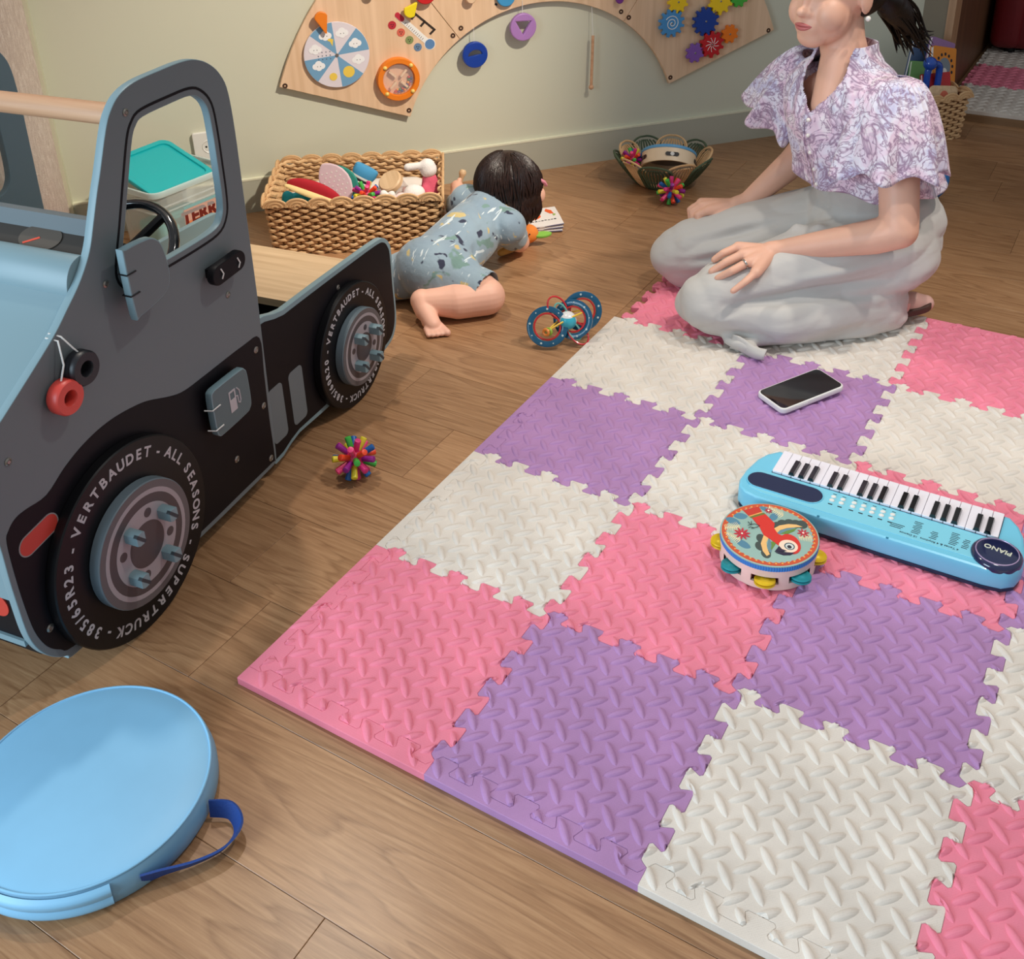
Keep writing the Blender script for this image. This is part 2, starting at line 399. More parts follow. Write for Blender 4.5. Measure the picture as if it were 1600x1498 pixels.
def extrude_poly(poly, z0, z1, bev=0.0006):
    bm = bmesh.new(); cx = sum(p[0] for p in poly) / len(poly); cy = sum(p[1] for p in poly) / len(poly)
    n = len(poly); top = []; mid = []; bot = []
    for i, (x, y) in enumerate(poly):
        x0, y0 = poly[i-1]; x1, y1 = poly[(i+1) % n]; d = V((x1 - x0, y1 - y0)); d = d.normalized() if d.length > 0 else V((1, 0)); nx, ny = d.y, -d.x
        bot.append(bm.verts.new((x - nx*.00015, y - ny*.00015, z0))); mid.append(bm.verts.new((x - nx*.00015, y - ny*.00015, z1 - bev))); top.append(bm.verts.new((x - nx*(bev+.00015), y - ny*(bev+.00015), z1)))
    for a, b in ((bot, mid), (mid, top)):
        for i in range(n): bm.faces.new((a[i], a[(i+1) % n], b[(i+1) % n], b[i]))
    ed = [bm.edges.get((top[i], top[(i+1) % n])) for i in range(n)]
    bmesh.ops.triangle_fill(bm, edges=ed, use_beauty=True)
    ed = [bm.edges.get((bot[i], bot[(i+1) % n])) for i in range(n)]
    bmesh.ops.triangle_fill(bm, edges=ed, use_beauty=True)
    bmesh.ops.recalc_face_normals(bm, faces=bm.faces); me = bpy.data.meshes.new('foam'); bm.to_mesh(me); bm.free(); return me
def tread(poly, ox=0.0, oy=0.0, x0=-.02, x1=.34, y0=-.02, y1=.34, need=9):
    mb = MB(); sx, sy = S / 8, S / 7
    lens = [(0, 0, 1)]; rings = ((0.45, 0.9), (0.8, 0.55), (1.0, 0.0))
    for fam in (0, 1):
        for i in range(-2, 11):
            for j in range(-2, 10):
                cx = -0.0115 + i * sx + (sx/2 if fam else 0); cy = 0.0145 + j * sy + (sy/2 if fam else 0)
                if not (x0 - .02 < cx < x1 + .02 and y0 - .02 < cy < y1 + .02): continue
                a = radians(48 if not fam else -47); ca, sa = cos(a), sin(a); L, W_ = .0198, .0060
                vs = [(cx, cy, H + .0038)]; fs = []; n = 12
                for (f_, h_) in rings:
                    for k in range(n):
                        t = 2*pi*k/n; ex, ey = L * f_ * cos(t), W_ * f_ * sin(t)
                        vs.append((cx + ex*ca - ey*sa, cy + ex*sa + ey*ca, H - .0002 + .0040*h_))
                for k in range(n):
                    k2 = (k+1) % n; fs.append((0, 1+k, 1+k2))
                    for q in range(2): fs.append((1+q*n+k, 1+(q+1)*n+k, 1+(q+1)*n+k2, 1+q*n+k2))
                ok = [inside(poly, p[0], p[1]) for p in vs]
                if not any(ok): continue
                if sum(ok) < need: continue
                ins = [p for p, k_ in zip(vs, ok) if k_]; out = []
                for p, k_ in zip(vs, ok):
                    if k_: out.append(p); continue
                    q = min(ins, key=lambda s_: (s_[0]-p[0])**2 + (s_[1]-p[1])**2); a_, b_ = 0.0, 1.0
                    for _ in range(6):
                        m_ = (a_ + b_)/2
                        if inside(poly, q[0] + (p[0]-q[0])*m_, q[1] + (p[1]-q[1])*m_): a_ = m_
                        else: b_ = m_
                    out.append((q[0] + (p[0]-q[0])*a_, q[1] + (p[1]-q[1])*a_, H - .0006))
                mb.add(out, fs)
    return mb
TP = tile_poly(); tile_me = extrude_poly(TP, 0.0002, H); tread_mb = tread(TP)
tile_meshes = {}
def tile_mesh(mat):
    if mat.name not in tile_meshes:
        a = tile_me.copy(); a.materials.append(mat); b = tread_mb.mesh('tread', mat, True); tile_meshes[mat.name] = (a, b)
    return tile_meshes[mat.name]
BH = 0.0245   # edging strip reaches this far beyond the tile's nominal side
def strip_polys(side, c0, c1):
    a = -BH if c0 else 0.0; b = S + (BH if c1 else 0.0)
    if side == 'bottom': return [(a, -BH), (b, -BH)] + ([(b, 0)] if c1 else []) + EC[::-1] + ([(a, 0)] if c0 else [])
    if side == 'top': return EC and ([(a, S)] if c0 else []) + [(t, S + o) for t, o in EC] + ([(b, S)] if c1 else []) + [(b, S + BH), (a, S + BH)]
    if side == 'left': return [(-BH, S + (BH if c1 else 0)), (-BH, -BH if c0 else 0)] + ([(0, -BH)] if c0 else []) + [(-o, t) for t, o in EC] + ([(0, S + BH)] if c1 else [])
def tile(u, v, mat, label, sides=(), z=0.0, loc=None):
    t = thing('foam_mat_tile', label, 'mat tile', loc or (u * S, v * S, z), 0, 'interlocking foam mat tiles')
    a, b = tile_mesh(mat); link('tile_body', a, t); tag(link('tread_pattern', b, t), kind='stuff')
    for (side, c0, c1) in sides:
        poly = strip_polys(side, c0, c1); me = extrude_poly(poly, 0.0002, H); me.materials.append(mat)
        e = link('edge_strip', me, t); tb = tread(poly, x0=-.03, x1=.33, y0=-.03, y1=.33, need=26)
        if tb.f: tag(link('strip_tread', tb.mesh('strip_tread', mat), e), kind='stuff')
    return t
tile(0, 0, PK, 'pink foam tile at the rounded front corner of the play mat, nearest the blue cushion', [('bottom', 1, 0), ('left', 0, 0)])
tile(1, 0, PU, 'purple foam tile on the front edge of the mat beside the pink corner tile', [('bottom', 0, 0)])
tile(2, 0, WH, 'cream foam tile on the front edge of the mat at the bottom of the picture', [('bottom', 0, 0)])
tile(3, 0, PK, 'pink foam tile cut by the bottom right corner of the picture', [('bottom', 0, 0)])
tile(0, 1, WH, 'cream foam tile on the left edge of the mat behind the pink corner tile', [('left', 0, 0)])
tile(1, 1, PK, 'pink foam tile in front of the parrot tambourine')
tile(2, 1, PU, 'purple foam tile in front of the blue toy keyboard')
tile(3, 1, WH, 'cream foam tile at the right picture edge in front of the toy keyboard')
tile(0, 2, PU, 'purple foam tile on the left edge of the mat, fully clear of toys', [('left', 0, 0)])
tile(1, 2, WH, 'cream foam tile behind the parrot tambourine, partly under the keyboard')
tile(2, 2, PK, 'pink foam tile almost wholly hidden under the blue toy keyboard')
tile(3, 2, PU, 'purple foam tile showing only a corner beyond the right end of the keyboard')
tile(0, 3, WH, 'cream foam tile on the left edge of the mat beside the ring rattle', [('left', 0, 0)])
tile(1, 3, PU, 'purple foam tile under the white phone')
tile(2, 3, WH, 'cream foam tile right of the phone and behind the keyboard')
tile(3, 3, PK, 'pink foam tile past the right picture edge beside the keyboard end')
tile(0, 4, PK, 'pink foam tile with bare teeth under the kneeling woman\'s knees')
tile(1, 4, WH, 'cream foam tile under the kneeling woman\'s trouser hem and shoe', [('top', 0, 0)])
tile(2, 4, PK, 'pink foam tile on the far edge of the mat behind the kneeling woman', [('top', 0, 0)])
# alcove platform tiles
k = 0
for (vy, m_, nm) in ((3.088, WH, 'cream'), (3.388, PK, 'pink'), (3.688, WH, 'cream')):
    for ux in range(2 if vy < 3.2 else 1):
        tile(0, 0, m_, nm + ' foam tile on the raised platform, ' + ('near row ' if vy < 3.1 else 'middle row ' if vy < 3.5 else 'row by the red sofa ') + ("against the brown panel" if ux == 0 else "at the right picture edge"), [('bottom', 0, 0)] if vy < 3.1 else (), loc=(0.345 + ux * S, vy, 0.0262))
# ================================================================== toy truck
tA = V((-0.14598, 0.98929, 0)); tN = V((0.98929, 0.14598, 0)); T_ANG = atan2(tA.y, tA.x)
truck = thing('toy_truck', 'grey and black wooden toy truck with big lettered wheels by the wall', 'toy truck')
truck.matrix_world = TR(*(tN * -0.2378)) @ Matrix.Rotation(T_ANG, 4, 'Z')
m_paint = M('blue_grey_paint', (126, 152, 160), 0.42); m_face = M('slate_face_print', (108, 117, 121), 0.5)
m_black = M('black_print', (15, 14, 19), 0.5, spec=.22); m_blackw = M('black_lacquer', (15, 15, 18), 0.42, spec=.3); m_letter = M('grey_lettering', (186, 182, 186), 0.5)
m_steel = M('steel_screw', (150, 146, 138), 0.35, 0.8); m_birch = wood('birch_ply', (206, 172, 132), (226, 194, 154), 1, 1); m_beech = wood('beech_rod', (196, 148, 112), (216, 170, 134), 1, 1)
cab = [(.404,.056),(.398,.046),(.37,.043),(.19,.044),(-.08,.055),(-.113,.066),(-.133,.083),(-.147,.103),(-.157,.127),(-.162,.155),(-.1635,.20),(-.164,.245),(-.163,.30),(-.166,.36),(-.170,.395),(-.163,.425),(-.142,.442),(-.108,.461),(-.032,.505),(.001,.526),(.025,.545),(.051,.566),(.072,.588),(.087,.609),(.101,.638),(.118,.674),(.131,.699),(.155,.748),(.170,.770),(.192,.787),(.225,.796),(.278,.798),(.325,.798),(.358,.793),(.388,.778),(.410,.755),(.421,.725),(.424,.663),(.4225,.586),(.4205,.496),(.4195,.43),(.418,.37),(.4145,.30),(.409,.173),(.406,.09)]
hole = [(.1345,.56),(.156,.612),(.18,.672),(.200,.720),(.212,.737),(.229,.745),(.285,.7465),(.330,.7455),(.351,.737),(.366,.717),(.3695,.68),(.369,.623),(.367,.568),(.360,.543),(.340,.530),(.282,.528),(.20,.530),(.150,.532),(.135,.540)]
def offset_poly(poly, d):
    out = []; n = len(poly)
    for i in range(n):
        a, b = V(poly[i-1]), V(poly[(i+1) % n]); t = (b - a).normalized(); out.append((poly[i][0] + t.y * d, poly[i][1] - t.x * d))
    return out
cabs = smooth_poly(cab, 4); holes_ = smooth_poly(hole, 4)
def side_panel(y_out, name, flip):
    z1, z0 = -y_out, -y_out - 0.013
    return prism_obj(name, [cabs, holes_], z0, z1, [m_paint, m_face], truck, UP, .0012, (0, -1 if not flip else 1, 0))
near = side_panel(0.0, 'side_panel', False); tag(near, 'near side panel of the truck cab with door window')
far = side_panel(0.440, 'side_panel', True); tag(far, 'far side panel of the truck cab')
for (pnl, y0, sg) in ((near, 0.0, -1), (far, 0.453, 1)):
    Tn = UP @ TR(0, 0, -y0) if sg < 0 else UP @ TR(0, 0, -y0 - .0006)
    # window groove
    prism_obj('window_groove', [offset_poly(holes_, -.0135), offset_poly(holes_, -.0095)], -.0002, .0005, m_black, pnl, Tn)
    fender = [(.406,.300),(.362,.309),(.259,.3105),(.208,.312),(.176,.321),(.132,.340),(.103,.348),(.064,.354),(.028,.354),(-.008,.348),(-.041,.337),(-.078,.3195),(-.113,.322),(-.131,.321),(-.145,.312),(-.1525,.297),(-.1545,.233),(-.153,.175),(-.149,.139),(-.138,.107),(-.121,.086),(-.100,.072),(.0,.061),(.192,.054),(.30,.053),(.390,.052),(.3985,.056),(.400,.14),(.404,.23)]
    prism_obj('fender_graphic', [smooth_poly(fender, 4)], -.0002, .0005, m_black, pnl, Tn)
    mk = []
    for q in range(13): mk.append((-.124 + .016*cos(pi/2 + pi*q/12), .272 + .016*sin(pi/2 + pi*q/12)))
    for q in range(13): mk.append((-.086 + .016*cos(-pi/2 + pi*q/12), .277 + .016*sin(-pi/2 + pi*q/12)))
    prism_obj('marker_lamp', [offset_poly(mk, -.0018)], .0005, .0012, M('red_print', (196, 62, 50), 0.45), pnl, Tn)
    prism_obj('marker_rim', [mk, offset_poly(mk, -.0018)], .0005, .0011, M('grey_print', (140, 134, 134), 0.5), pnl, Tn)
def screw(a, z, y=0.0, r=.0055, parent=near, m_=None):
    o = MB().lathe([(1e-5, .0022), (r * .45, .0022), (r * .5, .0012), (r*.6, .0024), (r, .001), (r, -.001)], 14, UP @ TR(a, z, -y)).build('screw', m_ or m_steel, parent); return o
for a, z in ((.197,.761),(.099,.548),(.344,.413),(-.119,.401),(.392,.284),(.390,.173),(.388,.063),(.299,.121),(-.127,.131)): screw(a, z, 0, .0055 if z > .3 else .0062)
# rear chassis panels
rear = smooth_poly([(.40,.304),(.50,.3045),(.61,.3025),(.74,.298),(.835,.2935),(.868,.288),(.889,.270),(.8965,.245),(.896,.169),(.896,.095),(.884,.06),(.855,.042),(.78,.036),(.61,.036),(.50,.042),(.40,.044)], 4)
rblack = smooth_poly([(.40,.294),(.50,.2945),(.61,.2925),(.74,.289),(.838,.285),(.868,.278),(.882,.262),(.888,.240),(.888,.169),(.888,.10),(.876,.067),(.85,.051),(.78,.047),(.61,.047),(.50,.051),(.40,.053)], 4)
def slot(a0, a1, z0, z1): return rrect(a0, z0, a1, z1, .010, 5)
for y0, fl_ in ((.0135, False), (.4265, True)):
    z1, z0 = -y0, -y0 - .013
    rp = prism_obj('chassis_panel', [rear], z0, z1, [m_paint, m_paint], truck, UP, .0012)
    zz = z1 if not fl_ else z0 - .0006
    prism_obj('chassis_graphic', [rblack], zz - .0002, zz + .0006, m_black, rp, UP)
    for a0 in (.421, .4865): prism_obj('grey_slot', [slot(a0, a0 + .0445, .064, .177)], zz + .0004, zz + .0010, m_face, rp, UP)
    if not fl_:
        screw(.681, .263, y0, .0055, rp)
# wheels
def arc_text(txt, r, a0, a1, size, T, mat, parent):
    ms = []; n = len(txt)
    wts = {'I': .45, ' ': .55, '-': .6, '/': .55, 'L': .85, '1': .7}
    tot = sum(wts.get(c, 1.0) for c in txt); acc = 0
    for c in txt:
        wv = wts.get(c, 1.0); a = a0 + (a1 - a0) * (acc + wv/2) / tot; acc += wv
        if c == ' ': continue
        ms.append(text_mesh(c, size, T @ TR(r*cos(a), r*sin(a), 0) @ Matrix.Rotation(a - pi/2, 4, 'Z'), .0003, 'CENTER', .0006))
    return link('tyre_lettering', join_meshes('tyre_lettering', ms, mat), parent)
def wheel(a, z, r, code, y0, flip, dark_hub):
    """tyre disc, hub disc with rings and lug pegs"""
    Tw = UP @ TR(a, z, -y0)
    if flip: Tw = UP @ TR(a, z, -y0) @ Matrix.Rotation(pi, 4, 'Y')
    ty = MB().cyl(r, 0, .018, 72, Tw, 0, .002).build('wheel', m_blackw, truck)
    if not flip:
        txt = 'VERTBAUDET - ALL SEASONS - SUPERTRUCK - ' + code + ' - '
        arc_text(txt, r * .845, radians(141 if r > .14 else 152), radians((141 if r > .14 else 152) - 360), r * .142, Tw @ TR(0, 0, .0182), m_letter, ty)
    hr = r * .615; m_hub = M('hub_grey', (98, 94, 96), 0.5); m_light = M('hub_light', (164, 156, 160), 0.5); m_dk = M('hub_dark', (78, 70, 72), 0.5); m_edge = M('hub_edge', (104, 118, 126), 0.45)
    hb = MB().cyl(hr, .018, .036, 56, Tw, 0, .0015).build('hub', m_edge, ty)
    def ring(nm, ro, ri, zt, m_): 
        prof = [(ro, .0355), (ro, zt), (max(ri, 1e-5), zt), (max(ri, 1e-5), .0355)]
        return MB().lathe(prof, 56, Tw).build(nm, m_, hb, False)
    ring('hub_face', hr*.985, 0, .0363, m_hub); ring('hub_ring', hr*.87, hr*.795, .0366, m_light); ring('hub_band', hr*.795, hr*.65, .0365, m_dk)
    ring('hub_plate', hr*.65, 0, .0367, m_light); ring('hub_centre', hr*.37, 0, .0370, m_dk)
    for q in range(8):
        an = radians(30 + 45 * q)
        if q % 2 == 0:
            pass
        else: MB().cyl(hr*.075, .0366, .0372, 16, Tw @ TR(hr*.51*cos(an), hr*.51*sin(an), 0)).build('lug_hole', m_dk, hb)
    for q in range(4):
        an = radians(38 + 90 * q); L = .024
        pg = prism_obj('lug_peg', [[(-.0085, -.0075), (-.004, -.0105), (.004, -.0105), (.0085, -.0075), (.0085, .0075), (.004, .0105), (-.004, .0105), (-.0085, .0075)]], .036, .036 + L, m_paint, hb, Tw @ TR(hr*.51*cos(an), hr*.51*sin(an), 0), .001)
        MB().box((-.0025, -.0112, .036 + L - .006), (.0025, .0112, .036 + L + .0004), Tw @ TR(hr*.51*cos(an), hr*.51*sin(an), 0) @ Matrix.Rotation(.7, 4, 'Z')).build('peg_slot', M('slot_dark', (52, 60, 66), 0.6), pg, False)
    return ty
wheel(.0363, .158, .158, '385/65R23', 0.0, False, 0); wheel(.6959, .1295, .1295, '385/60R20', 0.0135, False, 1)
wheel(.0363, .158, .158, '385/65R23', 0.453, True, 0); wheel(.6959, .1295, .1295, '385/60R20', 0.4395, True, 1)
# mirror flap, handle, fuel flap
mir = [(.108,.590),(.114,.598),(.155,.596),(.172,.590),(.183,.576),(.189,.545),(.187,.520),(.176,.505),(.150,.498),(.118,.494),(.109,.499)]
mr = prism_obj('door_mirror', [smooth_poly(mir, 3)], .020, .033, [m_paint, m_face], truck, UP, .002, (0, -1, 0))
MB().box((.130, -.021, .52), (.160, .0, .57)).build('mirror_mount', m_paint, mr, False)
for z in (.562, .530): MB().tube([(.106, -.0335, z), (.1235, -.0342, z), (.1245, -.019, z), (.1065, -.019, z)], .0012, 6, closed=True).build('hinge_cord', m_blackw, mr)
hd = []
for q in range(13): hd.append((.304 + .0165*cos(pi/2 + pi*q/12), .4695 + .0165*sin(pi/2 + pi*q/12)))
for q in range(13): hd.append((.356 + .0165*cos(-pi/2 + pi*q/12), .4715 + .0165*sin(-pi/2 + pi*q/12)))
dh = prism_obj('door_handle', [hd], .011, .024, m_black, truck, UP, .002)
MB().box((.300, -.012, .463), (.360, 0, .478)).build('handle_spacer', m_black, dh, False)
m_cord = M('white_cord', (232, 230, 226), 0.7)
for a in (.309, .352): MB().tube([(a - .001, -.0245, .462), (a + .002, -.0262, .470), (a - .001, -.0245, .479)], .0012, 6).build('cord_loop', m_cord, dh)
fu = smooth_poly([(.240,.280),(.246,.291),(.262,.2925),(.318,.291),(.330,.286),(.335,.272),(.335,.222),(.329,.210),(.318,.206),(.258,.205),(.245,.208),(.240,.222)], 3)
ff = prism_obj('fuel_flap', [fu], .0085, .0215, [m_paint, M('flap_face', (92, 110, 114), 0.5)], truck, UP, .002, (0, -1, 0))
MB().box((.262, -.009, .225), (.315, 0, .272)).build('flap_spacer', m_black, ff, False)
for z in (.262, .224): MB().tube([(.232, -.010, z), (.236, -.0228, z), (.256, -.0232, z)], .0012, 6).build('cord_loop', m_cord, ff)
FP = UP @ TR(.291, .249, .0218)
prism_obj('pump_symbol', [[(-.011,-.019),(.006,-.019),(.006,.020),(-.011,.020)], [(-.008,.004),(.003,.004),(.003,.0165),(-.008,.0165)]], 0, .0005, m_letter, ff, FP)
MB().tube([(.006, .004, .0003), (.010, .003, .0003), (.0105, -.010, .0003), (.014, -.012, .0003), (.0165, -.008, .0003), (.016, .010, .0003), (.010, .018, .0003)], .0013, 6, FP).build('pump_hose', m_letter, ff)
# hanging rings on white cord
def hang_ring(a, z, mat, top):
    Tn = UP @ TR(a, z, .003)
    r = MB().lathe([(.0225, .001), (.0245, .004), (.0245, .018), (.0225, .021), (.0115, .021), (.010, .019), (.010, .003), (.0115, .001)], 40, Tn, 0, True).build('hanging_ring', mat, truck)
    MB().tube([top, (top[0] + .006, -.004, top[2] - .005), ((top[0] + a)/2 + .004, -.0135, (top[2] + z)/2 + .004), (a, -.014, z + .0245), (a, -.014, z + .012)], .0013, 6).build('cord', m_cord, r)
hang_ring(.014, .4665, M('black_wood_ring', (30, 31, 36), 0.4), (-.004, .010, .523)); hang_ring(-.0225, .4425, M('coral_ring', (222, 76, 66), 0.4), (-.010, .010, .5195))
# cross members: handrail, dash, bonnet, nose, floor, seat
MB().cyl(.0155, .013, .44, 24, Matrix(((1,0,0,.197),(0,0,1,0),(0,1,0,.756),(0,0,0,1)))).build('cross_rail', m_beech, truck)
def cross(name, poly, mat, y0=.013, y1=.44, bev=.001, parent=truck): return prism_obj(name, [poly], -y1, -y0, mat, parent, UP, bev)
def thick(pts, t):
    """strip of thickness t under a 2D line"""
    up_ = []; lo = []
    for i, p in enumerate(pts):
        a, b = V(pts[max(i-1, 0)]), V(pts[min(i+1, len(pts)-1)]); d = (b - a).normalized(); n_ = V((-d.y, d.x))
        up_.append(p); lo.append((p[0] - n_.x*t, p[1] - n_.y*t))
    return up_ + lo[::-1]
bon = [(-.160,.385),(-.146,.424),(-.098,.455),(-.028,.495),(.006,.517),(.030,.537),(.047,.557)]
bn = cross('bonnet', thick(bon, .012), m_paint)
cross('bonnet_lip', smooth_poly([(.044,.553),(.048,.575),(.060,.592),(.078,.598),(.084,.592),(.070,.583),(.060,.570),(.056,.556)], 3), m_paint)
dsh = cross('dashboard', thick([(.080,.591),(.118,.612)], .010), M('dash_print', (62, 58, 54), 0.35))
cross('dash_rail', [(.112,.606),(.124,.606),(.124,.634),(.112,.634)], m_face)
m_glass = M('dial_print', (96, 88, 80), 0.3)
DT = lambda a, y: TR(a, y, .5915 + (a - .080) * .553) @ Matrix.Rotation(-.505, 4, 'Y')
for yy, rr, c in ((.10, .036, (88, 80, 72)), (.30, .030, (96, 70, 50)), (.37, .024, (70, 86, 60))):
    d_ = MB().cyl(rr, .0, .0012, 32, DT(.099, yy) @ Matrix.Diagonal((.62, 1, 1, 1))).build('dial', M('dial_%d' % c[0], c, 0.3), dsh)
    MB().box((-.002, 0, .0012), (.002, rr*.8, .0018), DT(.099, yy) @ Matrix.Diagonal((.7, 1, 1, 1)) @ Matrix.Rotation(.6 + yy, 4, 'Z')).build('needle', M('red_needle', (220, 82, 60), 0.5), d_, False)
cross('nose_panel', [(-.158,.20),(-.146,.20),(-.146,.40),(-.158,.40)], m_paint)
bp = cross('bumper', [(-.156,.13),(-.140,.13),(-.140,.215),(-.156,.215)], m_black)
cross('bumper_rail', [(-.160,.122),(-.140,.122),(-.140,.132),(-.160,.132)], m_paint)
MB().cyl(.020, -.0005, .002, 24, TR(-.156, .047, .185) @ R3(0, -pi/2, 0)).build('head_lamp', M('red_print', (196, 62, 50), 0.45), bp)
st = cross('seat_board', [(.645,.217),(.852,.217),(.852,.233),(.645,.233)], m_birch, .027, .4265)
cross('seat_riser', [(.665,.05),(.677,.05),(.677,.217),(.665,.217)], m_blackw, .027, .4265)
cross('rear_board', [(.84,.06),(.852,.06),(.852,.217),(.84,.217)], m_blackw, .027, .4265)
cross('cab_floor', [(-.13,.075),(.85,.075),(.85,.087),(-.13,.087)], m_blackw, .027, .4265)
cross('light_leak_board', [(-.13,.088),(.40,.088),(.40,.098),(-.13,.098)], m_blackw, .0135, .4395)  # extra board added to block light leaking past the cab floor
# steering wheel
Ts = TR(.305, .175, .470) @ R3(0, radians(-38), 0)
sw = MB().lathe([(.100 + .0085*cos(2*pi*q/10), .0085*sin(2*pi*q/10)) for q in range(10)], 40, Ts, 0, True).build('steering_wheel', M('gloss_black', (18, 18, 22), 0.15, coat=0.6), truck)
for q in range(3):
    a = 2*pi*q/3 + pi/2; MB().tube([(0, 0, -.004), ((.097)*cos(a), .097*sin(a), 0)], .008, 8, Ts).build('spoke', m_blackw, sw)
MB().cyl(.024, -.012, .008, 20, Ts, 0, .003).build('hub_cap', m_blackw, sw)
MB().tube([(0, 0, -.008), (0, 0, -.085)], .010, 10, Ts).build('column', m_blackw, sw)
# ================================================================== round floor cushion
cu_ = thing('floor_cushion', 'round light blue floor cushion with a dark blue carry strap', 'cushion', (-.049, -.258, 0))
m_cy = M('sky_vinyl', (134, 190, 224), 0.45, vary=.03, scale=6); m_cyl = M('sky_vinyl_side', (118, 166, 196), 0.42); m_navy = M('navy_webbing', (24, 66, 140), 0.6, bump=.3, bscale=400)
MB().lathe([(1e-5, .0445), (.06, .0443), (.12, .0430), (.143, .0412), (.1495, .0395)], 96).build('top_panel', m_cy, cu_)
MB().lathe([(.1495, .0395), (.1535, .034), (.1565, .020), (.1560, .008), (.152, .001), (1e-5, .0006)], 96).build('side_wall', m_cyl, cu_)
MB().lathe([(.1500 + .0016*cos(2*pi*q/8), .0398 + .0016*sin(2*pi*q/8)) for q in range(8)], 96, closed=True).build('piping', m_cy, cu_)
def zip_band(u, v):
    a = radians(-31 - 150*u); r = .1572 + .0022*abs(sin(v*pi*2)) + .0008; z = .037 - .033*v; r -= .004*max(0, v - .85)/.15 + .0045*max(0, .15 - v)/.15
    return (r*cos(a), r*sin(a), z)
MB().grid(zip_band, 60, 13).build('zip_flap', m_cy, cu_)
strap = smooth_poly([(.148, .058, .018), (.172, .070, .016), (.196, .058, .014), (.199, .030, .013), (.183, .000, .013), (.160, -.030, .016), (.147, -.050, .018)], 6, False)
def ribbon(pts, wfun, t=.0016, tilt=lambda u: 0.0):
    mb = MB(); n = len(pts); vs = []
    for i, p in enumerate(pts):
        u = i/(n-1); d = (V(pts[min(i+1, n-1)]) - V(pts[max(i-1, 0)])).normalized(); side = d.cross(V((0, 0, 1))).normalized(); th_ = tilt(u)
        up_ = V((0, 0, 1))*cos(th_) + side*sin(th_); nn = d.cross(up_).normalized(); w_ = wfun(u)
        for (a, b) in ((-1, -1), (1, -1), (1, 1), (-1, 1)): vs.append(tuple(V(p) + up_*(a*w_) + nn*(b*t)))
    fs = []
    for i in range(n-1):
        for k in range(4): fs.append((i*4+k, i*4+(k+1) % 4, i*4+4+(k+1) % 4, i*4+4+k))
    fs += [(3, 2, 1, 0), tuple((n-1)*4 + k for k in range(4))]
    return mb.add(vs, fs)
ribbon(strap, lambda u: .0115, .0014, lambda u: -.25 - .35*sin(pi*u)).build('carry_strap', m_navy, cu_, True, True)

# ================================================================== toy keyboard
kb = thing('toy_keyboard', 'light blue toy piano keyboard with white and black keys and a PIANO badge', 'toy keyboard', (0, 0, H + .0028))
m_kb = M('turquoise_plastic', (116, 198, 226), 0.35, coat=.1); m_kn = M('navy_plastic', (26, 38, 72), 0.45); m_ink = M('black_ink', (24, 30, 40), 0.5)
kout = [(.489,.8155),(.472,.797),(.462,.774),(.455,.735),(.454,.705),(.460,.684),(.474,.672),(.495,.668),(.70,.667),(.855,.668),(.882,.672),(.899,.686),(.905,.707),(.903,.735),(.896,.774),(.886,.797),(.870,.8155)]
ko = []
for i in range(len(kout)): ko.append(kout[i])
prism_obj('base', [offset_poly(ko, .004) if False else [(x*.992 + .0054, y*.992 + .006) for x, y in ko]], 0, .006, M('shadow_gap_base', (28, 44, 70), 0.5), kb)  # inset base, its dark colour paints the shadow gap under the body
prism_obj('body', [ko], .005, .0385, m_kb, kb, None, .005)
prism_obj('key_bed', [rrect(.4960, .7465, .8620, .8125, .001, 2)], .036, .0388, M('key_gap', (40, 50, 66), 0.6), kb)
prism_obj('control_panel', [[(.478,.744),(.880,.744),(.886,.72),(.880,.690),(.86,.684),(.50,.684),(.476,.69),(.470,.715)]], .038, .0393, M('turquoise_panel', (128, 205, 226), 0.4), kb, None, .0005)
NW = 22; kw = (.8612 - .4968) / NW
m_wk = M('white_key', (236, 232, 240), 0.25, coat=.2); m_bk = M('black_key', (16, 15, 17), 0.2, coat=.4)
wk_me = prism([rrect(.0003, .0, kw - .0003, .0655, .0012, 2)], .0385, .0432, .0006); wk_me.materials.append(m_wk)
wk_me.name = 'white_key'; bk_me = MB().add([(-.0052, 0, .043), (.0052, 0, .043), (.0052, .0425, .043), (-.0052, .0425, .043), (-.0038, .0, .0495), (.0038, 0, .0495), (.0038, .0385, .0495), (-.0038, .0385, .0495)],
     [(0, 3, 2, 1), (4, 5, 6, 7), (0, 1, 5, 4), (1, 2, 6, 5), (2, 3, 7, 6), (3, 0, 4, 7)]).mesh('black_key', m_bk, False)
for i in range(NW): link('white_key', wk_me, kb, (.4968 + i*kw, .7475, 0))
for sp_ in (2, 3, 4, 6, 7, 9, 10, 11, 13, 14, 16, 17, 18, 20, 21): link('black_key', bk_me, kb, (.4968 + sp_*kw, .7475, 0))
def stadium(x0, x1, y, r, n=12): return [(x0 + r*cos(radians(90 + 180*i/n)), y + r*sin(radians(90 + 180*i/n))) for i in range(n+1)] + [(x1 + r*cos(radians(-90 + 180*i/n)), y + r*sin(radians(-90 + 180*i/n))) for i in range(n+1)]
spk = prism_obj('speaker_pad', [stadium(.4865, .5725, .7155, .0205)], .039, .0412, m_kn, kb, None, .0006)
prism_obj('pad_rim', [stadium(.4865, .5725, .7155, .0225), stadium(.4865, .5725, .7155, .0208)], .039, .0408, m_kb, spk, None, .0004)
btn = MB().lathe([(.0042, 0), (.0042, .0012), (.0034, .0022), (1e-5, .0024)], 16, Matrix.Diagonal((1.05, .85, 1, 1))).mesh('button', m_white)
for i in range(7):
    x = .6085 + i*.0155 + (.003 if i > 1 else 0)
    for y in (.7185, .7290): link('button', btn, kb, (x, y, .0392))
def kprint(txt, x, y, size, rot=pi, al='CENTER'): return text_mesh(txt, size, TR(x, y, .0396) @ Matrix.Rotation(rot, 4, 'Z'), .00008, al)
